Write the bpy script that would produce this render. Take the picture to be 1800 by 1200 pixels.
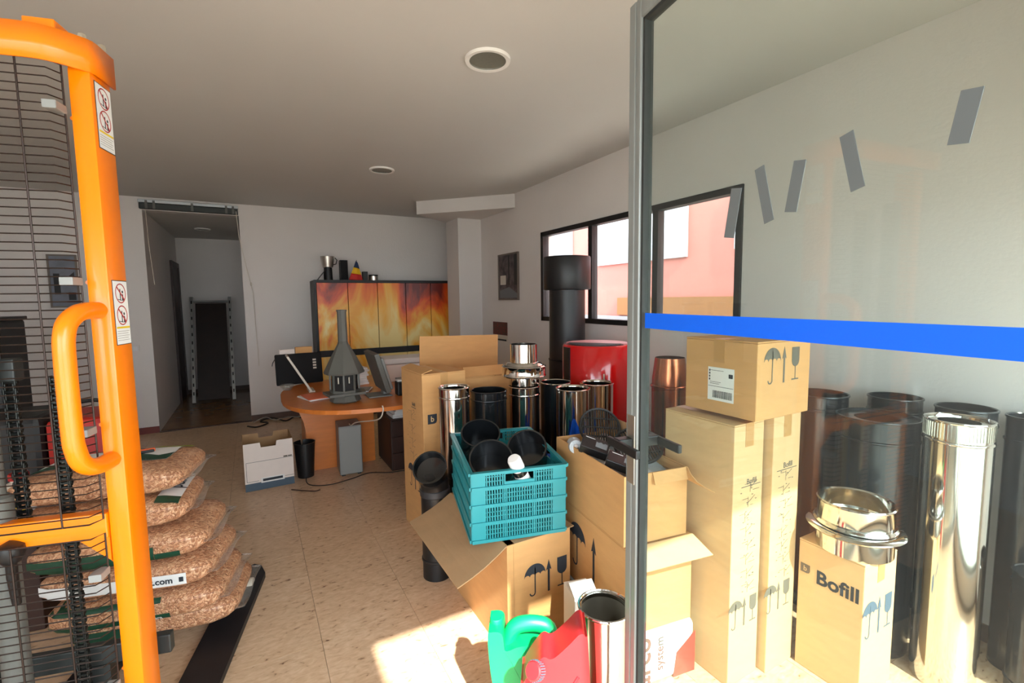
import bpy, bmesh, math, random
from mathutils import Vector, Matrix
random.seed(7)
R = math.radians
scene = bpy.context.scene
COL = scene.collection
for o in list(bpy.data.objects):
    bpy.data.objects.remove(o)

# ------------------------------------------------------------------ camera
CAM_H = 1.5
pitch, roll, yaw, FPX = R(5.139), R(-0.765), R(28.9), 825.7
fwd = Vector((math.sin(yaw) * math.cos(pitch), math.cos(yaw) * math.cos(pitch), -math.sin(pitch)))
rgt = Vector((math.cos(yaw), -math.sin(yaw), 0))
upv = rgt.cross(fwd)
r2 = math.cos(roll) * rgt + math.sin(roll) * upv
u2 = -math.sin(roll) * rgt + math.cos(roll) * upv
cd = bpy.data.cameras.new('camera')
cd.sensor_width = 36.0
cd.lens = FPX / 1800 * 36.0
cd.clip_start = 0.02
cam = bpy.data.objects.new('camera', cd)
COL.objects.link(cam)
cam.matrix_world = Matrix(((r2.x, u2.x, -fwd.x, 0), (r2.y, u2.y, -fwd.y, 0), (r2.z, u2.z, -fwd.z, CAM_H), (0, 0, 0, 1)))
scene.camera = cam

# ------------------------------------------------------------------ sky, sun, exposure
world = bpy.data.worlds.new('sky')
scene.world = world
world.use_nodes = True
wn = world.node_tree
wn.nodes['Background'].inputs[0].default_value = (0.82, 0.91, 1.0, 1)
wn.nodes['Background'].inputs[1].default_value = 5.6
sd = bpy.data.lights.new('sun', 'SUN')
sd.energy = 10.0
sd.angle = R(0.9)
sd.color = (1.0, 0.95, 0.86)
sun = bpy.data.objects.new('sun', sd)
COL.objects.link(sun)
SUND = Vector((0.11, 0.986, -0.91)).normalized()
sun.rotation_euler = SUND.to_track_quat('-Z', 'Y').to_euler()
for nm, loc, sx, sz in (('daylight_portal_shopfront', (1.65, -0.16, 1.1), 1.8, 1.9), ('daylight_portal_doorway', (0.1, -0.16, 1.1), 1.1, 2.2), ('daylight_portal_side', (-1.45, -0.16, 1.2), 1.8, 2.1)):
    ld = bpy.data.lights.new(nm, 'AREA')
    ld.shape = 'RECTANGLE'
    ld.size, ld.size_y = sx, sz
    ld.cycles.is_portal = True
    lo = bpy.data.objects.new(nm, ld)
    COL.objects.link(lo)
    lo.location = loc
    lo.rotation_euler = (R(90), 0, 0)
vs = scene.view_settings
vs.view_transform = 'Standard'
vs.look = 'None'
vs.gamma = 1.0
vs.use_curve_mapping = False
vs.exposure = 1.06

# ------------------------------------------------------------------ materials
MATS = {}
def srgb(r, g, b):
    f = lambda c: (c / 255 / 12.92) if c / 255 <= 0.04045 else ((c / 255 + 0.055) / 1.055) ** 2.4
    return (f(r), f(g), f(b), 1)
def mat(name, col, rough=0.6, metal=0.0, spec=0.5, coat=0.0, noise=0.0, nscale=20.0, bump=0.0, bscale=80.0, stretch=(1, 1, 1), col2=None, trans=0.0, sheen=0.0):
    m = bpy.data.materials.new(name)
    m.use_nodes = True
    nt = m.node_tree
    b = nt.nodes['Principled BSDF']
    b.inputs['Base Color'].default_value = col
    b.inputs['Roughness'].default_value = rough
    b.inputs['Metallic'].default_value = metal
    b.inputs['Specular IOR Level'].default_value = spec
    b.inputs['Coat Weight'].default_value = coat
    b.inputs['Transmission Weight'].default_value = trans
    tc = nt.nodes.new('ShaderNodeTexCoord')
    mp = nt.nodes.new('ShaderNodeMapping')
    mp.inputs['Scale'].default_value = stretch
    nt.links.new(tc.outputs['Object'], mp.inputs[0])
    if noise > 0 or col2:
        n = nt.nodes.new('ShaderNodeTexNoise')
        n.inputs['Scale'].default_value = nscale
        n.inputs['Detail'].default_value = 6
        nt.links.new(mp.outputs[0], n.inputs['Vector'])
        cr = nt.nodes.new('ShaderNodeValToRGB')
        c2 = col2 or tuple(max(0, c * (1 - noise)) for c in col[:3]) + (1,)
        cr.color_ramp.elements[0].position = 0.35
        cr.color_ramp.elements[1].position = 0.65
        cr.color_ramp.elements[0].color = c2
        cr.color_ramp.elements[1].color = col
        nt.links.new(n.outputs['Fac'], cr.inputs[0])
        nt.links.new(cr.outputs[0], b.inputs['Base Color'])
    if bump > 0:
        n2 = nt.nodes.new('ShaderNodeTexNoise')
        n2.inputs['Scale'].default_value = bscale
        n2.inputs['Detail'].default_value = 4
        nt.links.new(mp.outputs[0], n2.inputs['Vector'])
        bp = nt.nodes.new('ShaderNodeBump')
        bp.inputs['Strength'].default_value = bump
        bp.inputs['Distance'].default_value = 0.01
        nt.links.new(n2.outputs['Fac'], bp.inputs['Height'])
        nt.links.new(bp.outputs[0], b.inputs['Normal'])
    MATS[name] = m
    return m

mat('wall', srgb(222, 215, 210), 0.85, noise=0.04, nscale=1.5, bump=0.15, bscale=60)
mat('ceiling', srgb(204, 200, 194), 0.8, noise=0.04, nscale=1.0, bump=0.06, bscale=30)
mat('grout', srgb(120, 100, 80), 0.9, noise=0.2)
mat('hall_floor', srgb(150, 115, 80), 0.18, noise=0.15, nscale=6)
mat('baseboard', srgb(105, 82, 70), 0.5, noise=0.2, nscale=8)
mat('baseboard_red', srgb(120, 50, 42), 0.5, noise=0.2, nscale=8)
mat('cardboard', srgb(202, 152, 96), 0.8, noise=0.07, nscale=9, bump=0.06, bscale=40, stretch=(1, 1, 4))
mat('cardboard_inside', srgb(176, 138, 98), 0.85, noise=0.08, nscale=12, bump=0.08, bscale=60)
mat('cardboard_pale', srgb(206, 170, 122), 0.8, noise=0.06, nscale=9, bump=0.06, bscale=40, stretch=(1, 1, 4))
mat('tape', srgb(186, 140, 86), 0.3, noise=0.05)
mat('ink', srgb(38, 44, 52), 0.7)
mat('ink_grey', srgb(98, 92, 80), 0.8)
mat('paper', srgb(225, 225, 222), 0.7, noise=0.03, nscale=8)
mat('white_card', srgb(228, 215, 206), 0.75, noise=0.03)
mat('blue_grey', srgb(72, 88, 102), 0.7)
mat('steel', srgb(225, 222, 216), 0.10, metal=1.0, noise=0.05, nscale=3, bump=0.02, bscale=6)
mat('steel_worn', srgb(205, 200, 190), 0.28, metal=1.0, noise=0.1, nscale=12)
mat('black_gloss', srgb(20, 22, 24), 0.16, spec=0.6, bump=0.02, bscale=8)
mat('black_dusty', srgb(24, 28, 32), 0.2, spec=0.7, noise=0.2, nscale=160)
mat('black_satin', srgb(20, 20, 21), 0.42)
mat('black_cloth', srgb(15, 15, 17), 0.9, bump=0.2, bscale=300)
mat('dark_iron', srgb(60, 60, 62), 0.45, metal=0.4, noise=0.1)
mat('door_metal', srgb(146, 150, 146), 0.42, metal=0.25, noise=0.25, nscale=25, stretch=(1, 1, 0.08))
mat('door_rubber', srgb(40, 42, 40), 0.7)
mat('orange_paint', srgb(246, 126, 0), 0.3, spec=0.4, coat=0.2, noise=0.04, nscale=5)
mat('wire', srgb(52, 40, 34), 0.4, metal=0.6)
mat('zinc', srgb(205, 200, 185), 0.3, metal=0.9)
mat('fork_paint', srgb(24, 24, 28), 0.5, noise=0.3, nscale=25)
mat('chassis_dark', srgb(38, 42, 40), 0.5, noise=0.2, nscale=15)
mat('chain', srgb(48, 50, 48), 0.35, metal=0.8)
mat('teal', srgb(40, 138, 144), 0.4, noise=0.06, nscale=8)
mat('wood_orange', srgb(205, 116, 46), 0.35, noise=0.14, nscale=5, stretch=(1, 6, 6), coat=0.15)
mat('wood_dark', srgb(56, 30, 20), 0.5, noise=0.3, nscale=5)
mat('panel_dark', srgb(38, 24, 18), 0.45, noise=0.35, nscale=9)
mat('cab_black', srgb(18, 17, 17), 0.5)
mat('grey_plastic', srgb(132, 132, 128), 0.5)
mat('grey_dark', srgb(88, 88, 82), 0.5)
mat('off_white', srgb(206, 196, 182), 0.5)
mat('red_paint', srgb(196, 10, 16), 0.14, coat=0.5)
mat('red_dull', srgb(170, 32, 24), 0.45)
mat('pink_panel', srgb(215, 150, 150), 0.3)
mat('copper', srgb(205, 120, 82), 0.22, metal=1.0, noise=0.35, nscale=6)
mat('green_plastic', srgb(0, 168, 92), 0.4, noise=0.04)
mat('red_plastic', srgb(204, 40, 46), 0.38, noise=0.08, nscale=7)
mat('blue_plastic', srgb(12, 84, 200), 0.3, noise=0.2, nscale=9)
mat('bottle_white', srgb(205, 195, 180), 0.5)
mat('yellow', srgb(225, 190, 30), 0.5)
mat('flag_yellow', srgb(235, 180, 20), 0.7)
mat('flag_red', srgb(205, 40, 30), 0.7)
mat('flag_blue', srgb(40, 60, 95), 0.7)
mat('dgreen', srgb(14, 66, 44), 0.5, noise=0.25, nscale=40)
mat('lime', srgb(165, 190, 30), 0.5)
mat('orange_tool', srgb(225, 100, 50), 0.4)
mat('bubblewrap', srgb(190, 196, 200), 0.25, spec=0.7, bump=0.6, bscale=120)
mat('aluminium', srgb(185, 188, 188), 0.35, metal=0.9)
mat('lens', srgb(120, 118, 108), 0.35, noise=0.1, nscale=60)
mat('asphalt', srgb(170, 164, 154), 0.9, noise=0.15)
mat('facade_cream', srgb(215, 200, 175), 0.9, noise=0.08, nscale=2)
mat('facade_pink', srgb(168, 100, 88), 0.9, noise=0.06, nscale=2)
mat('facade_white', srgb(232, 228, 222), 0.9)
mat('facade_pale', srgb(160, 158, 160), 0.9)
mat('facade_brown', srgb(130, 84, 40), 0.9, noise=0.15)
mat('facade_grey', srgb(118, 118, 120), 0.9)
mat('sack_white', srgb(205, 212, 212), 0.45, noise=0.08, nscale=10, bump=0.2, bscale=14)
mat('sack_red', srgb(222, 60, 48), 0.45)
mat('vinyl_blue', srgb(10, 100, 235), 0.4)
mat('vinyl_grey', srgb(100, 106, 106), 0.5)
mat('cable', srgb(34, 26, 22), 0.5)
mat('cable_grey', srgb(150, 146, 138), 0.5)
mat('pic_dark', srgb(44, 36, 38), 0.5, noise=0.5, nscale=14, col2=srgb(96, 84, 82))
mat('pic_blue', srgb(120, 124, 136), 0.5, noise=0.3, nscale=8)
mat('calendar_pic', srgb(60, 58, 44), 0.6, nscale=45, col2=srgb(120, 36, 34))
mat('frame_grey', srgb(112, 100, 90), 0.5)

def tile_material():
    m = bpy.data.materials.new('floor_tile')
    m.use_nodes = True
    nt = m.node_tree
    b = nt.nodes['Principled BSDF']
    tc = nt.nodes.new('ShaderNodeTexCoord')
    oi = nt.nodes.new('ShaderNodeObjectInfo')
    ml = nt.nodes.new('ShaderNodeVectorMath'); ml.operation = 'SCALE'
    cx = nt.nodes.new('ShaderNodeCombineXYZ')
    nt.links.new(oi.outputs['Random'], cx.inputs[0]); nt.links.new(oi.outputs['Random'], cx.inputs[1]); nt.links.new(oi.outputs['Random'], cx.inputs[2])
    nt.links.new(cx.outputs[0], ml.inputs[0]); ml.inputs['Scale'].default_value = 37.0
    ad = nt.nodes.new('ShaderNodeVectorMath'); ad.operation = 'ADD'
    nt.links.new(tc.outputs['Object'], ad.inputs[0]); nt.links.new(ml.outputs[0], ad.inputs[1])
    mp = nt.nodes.new('ShaderNodeMapping'); mp.inputs['Scale'].default_value = (1, 2.1, 1)
    nt.links.new(ad.outputs[0], mp.inputs[0])
    n1 = nt.nodes.new('ShaderNodeTexNoise'); n1.inputs['Scale'].default_value = 26; n1.inputs['Detail'].default_value = 5; n1.inputs['Distortion'].default_value = 0.6
    nt.links.new(mp.outputs[0], n1.inputs['Vector'])
    cr = nt.nodes.new('ShaderNodeValToRGB')
    e = cr.color_ramp.elements
    e[0].position = 0.27; e[0].color = srgb(118, 82, 58)
    e[1].position = 0.36; e[1].color = srgb(206, 172, 138)
    e.new(0.55).color = srgb(218, 187, 154)
    e.new(0.75).color = srgb(228, 200, 170)
    nt.links.new(n1.outputs['Fac'], cr.inputs[0])
    n2 = nt.nodes.new('ShaderNodeTexNoise'); n2.inputs['Scale'].default_value = 3.0
    nt.links.new(ad.outputs[0], n2.inputs['Vector'])
    mx = nt.nodes.new('ShaderNodeMix'); mx.data_type = 'RGBA'; mx.blend_type = 'MULTIPLY'
    cr2 = nt.nodes.new('ShaderNodeValToRGB'); cr2.color_ramp.elements[0].color = (0.88, 0.83, 0.78, 1); cr2.color_ramp.elements[1].color = (1, 1, 1, 1)
    nt.links.new(n2.outputs['Fac'], cr2.inputs[0])
    mx.inputs[0].default_value = 1.0
    nt.links.new(cr.outputs[0], mx.inputs[6]); nt.links.new(cr2.outputs[0], mx.inputs[7])
    nt.links.new(mx.outputs[2], b.inputs['Base Color'])
    b.inputs['Roughness'].default_value = 0.33
    MATS['tile'] = m
tile_material()

def fire_material():
    m = bpy.data.materials.new('fire_print')
    m.use_nodes = True
    nt = m.node_tree
    b = nt.nodes['Principled BSDF']
    tc = nt.nodes.new('ShaderNodeTexCoord')
    mp = nt.nodes.new('ShaderNodeMapping'); mp.inputs['Scale'].default_value = (1.7, 1, 0.75); mp.inputs['Location'].default_value = (0.25, 0, 0.3); mp.inputs['Rotation'].default_value = (0, R(28), 0)
    nt.links.new(tc.outputs['Object'], mp.inputs[0])
    n = nt.nodes.new('ShaderNodeTexNoise'); n.inputs['Scale'].default_value = 1.15; n.inputs['Detail'].default_value = 6; n.inputs['Distortion'].default_value = 1.3; n.inputs['Roughness'].default_value = 0.5
    nt.links.new(mp.outputs[0], n.inputs['Vector'])
    sx = nt.nodes.new('ShaderNodeSeparateXYZ'); nt.links.new(tc.outputs['Object'], sx.inputs[0])
    g = nt.nodes.new('ShaderNodeMapRange'); g.inputs[1].default_value = 0.6; g.inputs[2].default_value = 1.75; g.inputs[3].default_value = 0.14; g.inputs[4].default_value = -0.12
    nt.links.new(sx.outputs[2], g.inputs[0])
    a = nt.nodes.new('ShaderNodeMath'); a.operation = 'ADD'
    nt.links.new(n.outputs['Fac'], a.inputs[0]); nt.links.new(g.outputs[0], a.inputs[1])
    cr = nt.nodes.new('ShaderNodeValToRGB')
    e = cr.color_ramp.elements
    e[0].position = 0.28; e[0].color = srgb(110, 32, 22)
    e[1].position = 0.38; e[1].color = srgb(216, 78, 26)
    e.new(0.46).color = srgb(240, 126, 34)
    e.new(0.55).color = srgb(250, 184, 66)
    e.new(0.66).color = srgb(252, 226, 150)
    nt.links.new(a.outputs[0], cr.inputs[0])
    nt.links.new(cr.outputs[0], b.inputs['Base Color'])
    b.inputs['Roughness'].default_value = 0.35
    MATS['fire'] = m
fire_material()

def pellet_material():
    m = bpy.data.materials.new('pellets')
    m.use_nodes = True
    nt = m.node_tree
    b = nt.nodes['Principled BSDF']
    tc = nt.nodes.new('ShaderNodeTexCoord')
    nz = nt.nodes.new('ShaderNodeTexNoise'); nz.inputs['Scale'].default_value = 40
    nt.links.new(tc.outputs['Object'], nz.inputs['Vector'])
    mixv = nt.nodes.new('ShaderNodeMix'); mixv.data_type = 'VECTOR'; mixv.inputs[0].default_value = 0.035
    nt.links.new(tc.outputs['Object'], mixv.inputs[4]); nt.links.new(nz.outputs['Color'], mixv.inputs[5])
    v = nt.nodes.new('ShaderNodeTexVoronoi'); v.inputs['Scale'].default_value = 140
    nt.links.new(mixv.outputs[1], v.inputs['Vector'])
    sp = nt.nodes.new('ShaderNodeSeparateColor'); nt.links.new(v.outputs['Color'], sp.inputs[0])
    cr = nt.nodes.new('ShaderNodeValToRGB')
    e = cr.color_ramp.elements
    e[0].color = srgb(150, 96, 64); e[1].color = srgb(226, 178, 138)
    e.new(0.5).color = srgb(198, 140, 100)
    nt.links.new(sp.outputs[0], cr.inputs[0])
    nt.links.new(cr.outputs[0], b.inputs['Base Color'])
    bp = nt.nodes.new('ShaderNodeBump'); bp.inputs['Strength'].default_value = 0.9; bp.inputs['Distance'].default_value = 0.006; bp.invert = True
    nt.links.new(v.outputs['Distance'], bp.inputs['Height'])
    nt.links.new(bp.outputs[0], b.inputs['Normal'])
    b.inputs['Roughness'].default_value = 0.5
    b.inputs['Coat Weight'].default_value = 0.35
    b.inputs['Coat Roughness'].default_value = 0.2
    MATS['pellets'] = m
pellet_material()

def glass_material(name, tint, dirt=0.03, refl=1.0):
    m = bpy.data.materials.new(name)
    m.use_nodes = True
    nt = m.node_tree
    for n in list(nt.nodes):
        nt.nodes.remove(n)
    out = nt.nodes.new('ShaderNodeOutputMaterial')
    tr = nt.nodes.new('ShaderNodeBsdfTransparent'); tr.inputs[0].default_value = tint
    gl = nt.nodes.new('ShaderNodeBsdfGlossy'); gl.inputs['Roughness'].default_value = 0.01
    fr = nt.nodes.new('ShaderNodeLayerWeight'); fr.inputs[0].default_value = 0.5
    pw = nt.nodes.new('ShaderNodeMath'); pw.operation = 'POWER'; pw.inputs[1].default_value = 5.6
    nt.links.new(fr.outputs['Facing'], pw.inputs[0])
    mul = nt.nodes.new('ShaderNodeMath'); mul.operation = 'MULTIPLY_ADD'; mul.inputs[1].default_value = 0.9 * refl; mul.inputs[2].default_value = 0.035 * refl
    nt.links.new(pw.outputs[0], mul.inputs[0])
    mx = nt.nodes.new('ShaderNodeMixShader')
    nt.links.new(mul.outputs[0], mx.inputs[0]); nt.links.new(tr.outputs[0], mx.inputs[1]); nt.links.new(gl.outputs[0], mx.inputs[2])
    df = nt.nodes.new('ShaderNodeBsdfDiffuse'); df.inputs[0].default_value = (0.8, 0.82, 0.8, 1)
    tl = nt.nodes.new('ShaderNodeBsdfTranslucent'); tl.inputs[0].default_value = (0.8, 0.82, 0.8, 1)
    m2 = nt.nodes.new('ShaderNodeMixShader'); m2.inputs[0].default_value = 0.5
    nt.links.new(df.outputs[0], m2.inputs[1]); nt.links.new(tl.outputs[0], m2.inputs[2])
    nz = nt.nodes.new('ShaderNodeTexNoise'); nz.inputs['Scale'].default_value = 5
    tc = nt.nodes.new('ShaderNodeTexCoord'); nt.links.new(tc.outputs['Object'], nz.inputs['Vector'])
    mr = nt.nodes.new('ShaderNodeMapRange'); mr.inputs[3].default_value = dirt * 0.5; mr.inputs[4].default_value = dirt * 1.5
    nt.links.new(nz.outputs['Fac'], mr.inputs[0])
    m3 = nt.nodes.new('ShaderNodeMixShader')
    nt.links.new(mr.outputs[0], m3.inputs[0]); nt.links.new(mx.outputs[0], m3.inputs[1]); nt.links.new(m2.outputs[0], m3.inputs[2])
    nt.links.new(m3.outputs[0], out.inputs[0])
    MATS[name] = m
glass_material('door_glass', (0.88, 0.93, 0.91, 1), 0.014)
glass_material('window_glass', (0.96, 0.97, 0.97, 1), 0.02)
glass_material('shop_glass', (0.80, 0.83, 0.82, 1), 0.02)
glass_material('film', (0.97, 0.95, 0.92, 1), 0.12)

# ------------------------------------------------------------------ mesh helpers
class MB:
    def __init__(self):
        self.bm = bmesh.new()
    def box(self, c, s, bev=0.0, rot=None, seg=2):
        M = Matrix.Translation(Vector(c))
        if rot is not None:
            M = M @ rot.to_4x4()
        M = M @ Matrix.Diagonal((s[0], s[1], s[2], 1))
        g = bmesh.ops.create_cube(self.bm, size=1.0, matrix=M)
        if bev > 0:
            ed = list({e for v in g['verts'] for e in v.link_edges})
            bmesh.ops.bevel(self.bm, geom=ed, offset=bev, segments=seg, profile=0.5, affect='EDGES')
        return self
    def b2(self, x0, x1, y0, y1, z0, z1, bev=0.0):
        return self.box(((x0 + x1) / 2, (y0 + y1) / 2, (z0 + z1) / 2), (x1 - x0, y1 - y0, z1 - z0), bev)
    def lathe(self, prof, seg=40, M=None, closed=False):
        M = M or Matrix()
        rings = []
        for r, z in prof:
            if r < 1e-6:
                rings.append([self.bm.verts.new(M @ Vector((0, 0, z)))])
            else:
                rings.append([self.bm.verts.new(M @ Vector((r * math.cos(2 * math.pi * i / seg), r * math.sin(2 * math.pi * i / seg), z))) for i in range(seg)])
        pairs = list(zip(rings, rings[1:]))
        if closed:
            pairs.append((rings[-1], rings[0]))
        for a, b in pairs:
            for i in range(seg):
                j = (i + 1) % seg
                va = [a[i % len(a)], a[j % len(a)]] if len(a) > 1 else [a[0]]
                vb = [b[j], b[i]] if len(b) > 1 else [b[0]]
                f = va + vb
                if len(f) >= 3:
                    self.bm.faces.new(f)
        return self
    def tube(self, pts, r, seg=8, cap=True):
        pts = [Vector(p) for p in pts]
        rr = r if isinstance(r, (list, tuple)) else [r] * len(pts)
        rings = []
        nrm = None
        for i, p in enumerate(pts):
            t = (pts[min(i + 1, len(pts) - 1)] - pts[max(i - 1, 0)]).normalized()
            if nrm is None:
                a = Vector((0, 0, 1)) if abs(t.z) < 0.9 else Vector((1, 0, 0))
                nrm = t.cross(a).normalized()
            nrm = (nrm - t * nrm.dot(t)).normalized()
            bn = t.cross(nrm)
            rings.append([self.bm.verts.new(p + rr[i] * (math.cos(2 * math.pi * k / seg) * nrm + math.sin(2 * math.pi * k / seg) * bn)) for k in range(seg)])
        for a, b in zip(rings, rings[1:]):
            for k in range(seg):
                self.bm.faces.new((a[k], a[(k + 1) % seg], b[(k + 1) % seg], b[k]))
        if cap:
            self.bm.faces.new(rings[0][::-1]); self.bm.faces.new(rings[-1])
        return self
    def prism(self, poly, O, X, Y, t):
        """2-D polygon (counter-clockwise) extruded by t along X x Y, starting at the plane through O."""
        O, X, Y = Vector(O), Vector(X), Vector(Y)
        N = X.cross(Y).normalized()
        a = [self.bm.verts.new(O + X * p[0] + Y * p[1]) for p in poly]
        b = [self.bm.verts.new(O + X * p[0] + Y * p[1] + N * t) for p in poly]
        n = len(poly)
        self.bm.faces.new(a[::-1]); self.bm.faces.new(b)
        for i in range(n):
            self.bm.faces.new((a[i], a[(i + 1) % n], b[(i + 1) % n], b[i]))
        return self
    def grid(self, fn, nu, nv, thick=0.0):
        V = [[self.bm.verts.new(Vector(fn(i / nu, j / nv))) for j in range(nv + 1)] for i in range(nu + 1)]
        for i in range(nu):
            for j in range(nv):
                self.bm.faces.new((V[i][j], V[i + 1][j], V[i + 1][j + 1], V[i][j + 1]))
        return self
    def mesh(self, name):
        bmesh.ops.recalc_face_normals(self.bm, faces=self.bm.faces)
        me = bpy.data.meshes.new(name)
        self.bm.to_mesh(me)
        self.bm.free()
        return me

def link(name, me, m, parent=None, smooth=False, loc=None):
    if m is not None:
        me.materials.clear(); me.materials.append(MATS[m])
    if smooth:
        me.polygons.foreach_set('use_smooth', [True] * len(me.polygons))
        try:
            me.set_sharp_from_angle(angle=R(38))
        except Exception:
            pass
    o = bpy.data.objects.new(name, me)
    COL.objects.link(o)
    if parent:
        o.parent = parent
    if loc:
        o.location = loc
    return o
def part(name, mb, m, parent=None, smooth=False, label=None, loc=None, kind=None):
    o = link(name, mb.mesh(name), m, parent, smooth, loc)
    if label:
        o['label'] = label
    if kind:
        o['kind'] = kind
    return o
def solid(name, mb, m, parent, thick, smooth=False):
    o = part(name, mb, m, parent, smooth)
    md = o.modifiers.new('thickness', 'SOLIDIFY'); md.thickness = thick; md.offset = 0
    return o
def tag(o, label, cat, group=None):
    o['label'] = label; o['category'] = cat
    if group:
        o['group'] = group
    return o
def thing(name, label, cat, loc=(0, 0, 0), rz=0.0, group=None, rot=None):
    o = bpy.data.objects.new(name, None)
    o.empty_display_size = 0.05
    COL.objects.link(o)
    o.location = loc
    o.rotation_euler = rot or (0, 0, rz)
    return tag(o, label, cat, group)
def struct(name, mb, m, parent=None):
    o = part(name, mb, m, parent)
    if parent is None:
        o['kind'] = 'structure'
    return o

def text_verts(s, size, bold=0.0):
    cu = bpy.data.curves.new('lettering', 'FONT')
    cu.body = s; cu.size = size; cu.offset = bold; cu.align_x = 'CENTER'; cu.align_y = 'CENTER'; cu.resolution_u = 3
    ob = bpy.data.objects.new('lettering', cu)
    COL.objects.link(ob)
    bpy.context.view_layer.update()
    me = bpy.data.meshes.new_from_object(ob.evaluated_get(bpy.context.evaluated_depsgraph_get()))
    bpy.data.objects.remove(ob); bpy.data.curves.remove(cu)
    return me
def lettering(name, s, size, O, X, Y, m, parent, bold=0.0, fn=None):
    me = text_verts(s, size, bold)
    O, X, Y = Vector(O), Vector(X), Vector(Y)
    for v in me.vertices:
        p = O + X * v.co.x + Y * v.co.y
        if fn:
            p = fn(p)
        v.co = p
    return link(name, me, m, parent)
def circ(cx, cy, r, n=20, a0=0, a1=360):
    return [(cx + r * math.cos(R(a0 + (a1 - a0) * i / n)), cy + r * math.sin(R(a0 + (a1 - a0) * i / n))) for i in range(n + (0 if a1 - a0 == 360 else 1))]
def umbrella_poly(s):
    top = circ(0, 0, 0.5 * s, 14, 0, 180)
    sc = []
    for k in range(4):
        x0 = -0.5 + k * 0.25
        sc += [((x0 + 0.125 * (1 - math.cos(R(t)))) * s, 0.10 * s * math.sin(R(t))) for t in (0, 45, 90, 135)]
    return top + sc[1:]
def umbrella(mb, O, X, Y, s, t=0.0006):
    O, X, Y = Vector(O), Vector(X), Vector(Y)
    mb.prism(umbrella_poly(s), O + Y * 0.25 * s, X, Y, t)
    mb.prism([(-.025 * s, 0.6 * s), (-.025 * s, -.45 * s), (.025 * s, -.45 * s), (.025 * s, .6 * s)], O, X, Y, t)
    pts = circ(-.12 * s, -.45 * s, .145 * s, 10, 0, -180)
    inn = circ(-.12 * s, -.45 * s, .095 * s, 10, -180, 0)
    mb.prism((pts + inn)[::-1], O, X, Y, t)
def arrow_icon(mb, O, X, Y, s, t=0.0006):
    mb.prism([(-.05 * s, -.6 * s), (.05 * s, -.6 * s), (.05 * s, .35 * s), (.13 * s, .3 * s), (0, .75 * s), (-.13 * s, .3 * s), (-.05 * s, .35 * s)], O, X, Y, t)
def goblet(mb, O, X, Y, s, t=0.0006):
    bowl = [(-.24 * s, .7 * s), (-.24 * s, .2 * s)] + circ(0, .2 * s, .24 * s, 10, 180, 360)[1:] + [(.24 * s, .7 * s)]
    mb.prism(bowl, O, X, Y, t)
    mb.prism([(-.02 * s, -.5 * s), (.02 * s, -.5 * s), (.02 * s, 0), (-.02 * s, 0)], O, X, Y, t)
    mb.prism([(-.22 * s, -.55 * s), (.22 * s, -.55 * s), (.22 * s, -.5 * s), (-.22 * s, -.5 * s)], O, X, Y, t)
def icons(parent, O, X, Y, s, m='ink', gap=0.75, which=(umbrella, arrow_icon, goblet)):
    O, X, Y = Vector(O), Vector(X), Vector(Y)
    nm = {umbrella: 'umbrella_mark', arrow_icon: 'arrow_mark', goblet: 'goblet_mark'}
    for i, fnc in enumerate(which):
        mb = MB(); fnc(mb, O + X * (i - 1) * gap * s, X, Y, s); part(nm[fnc], mb, m, parent)
def logo_b(parent, O, X, Y, s, m='ink'):
    """square badge with a rounded corner and a pale letter"""
    O, X, Y = Vector(O), Vector(X), Vector(Y)
    N = X.cross(Y).normalized()
    mb = MB()
    mb.prism([(-.5 * s, -.5 * s), (.2 * s, -.5 * s), (.4 * s, -.42 * s), (.5 * s, -.2 * s), (.5 * s, .5 * s), (-.5 * s, .5 * s)], O, X, Y, 0.0006)
    b = part('badge', mb, m, parent)
    lettering('badge_letter', 'b', 0.8 * s, O + N * 0.0012 - Y * .02 * s, X, Y, 'cardboard_pale', b, 0.012 * s)
def diagram(parent, O, X, Y, w, h, m='ink_grey', seed=1):
    """column of small line drawings of flue assemblies"""
    rnd = random.Random(seed)
    O, X, Y = Vector(O), Vector(X), Vector(Y)
    mb = MB()
    def ln(x0, y0, x1, y1, t=.0016):
        d = Vector((x1 - x0, y1 - y0)); L = d.length
        if L < 1e-5:
            return
        n = Vector((-d.y, d.x)) / L * t / 2
        mb.prism([(x0 - n.x, y0 - n.y), (x1 - n.x, y1 - n.y), (x1 + n.x, y1 + n.y), (x0 + n.x, y0 + n.y)], O, X, Y, 0.0005)
    k = int(h / (w * .55))
    for i in range(k):
        y = h / 2 - (i + .5) * h / k
        x = -w / 2 + rnd.random() * w * .3
        ln(x, y + .2 * h / k, x + w * .35, y + .2 * h / k)
        ln(x + w * .35, y + .3 * h / k, x + w * .35, y - .4 * h / k)
        ln(x + w * .35, y - .1 * h / k, x + w * .75, y + .3 * h / k)
        ln(x + w * .5, y - .3 * h / k, x + w * (.6 + .3 * rnd.random()), y - .3 * h / k)
        for q in range(4):
            xx = -w / 2 + rnd.random() * w; yy = y + (rnd.random() - .5) * h / k * .8
            ln(xx, yy, xx + .008, yy, .003)
    part('assembly_drawings', mb, m, parent)
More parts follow.
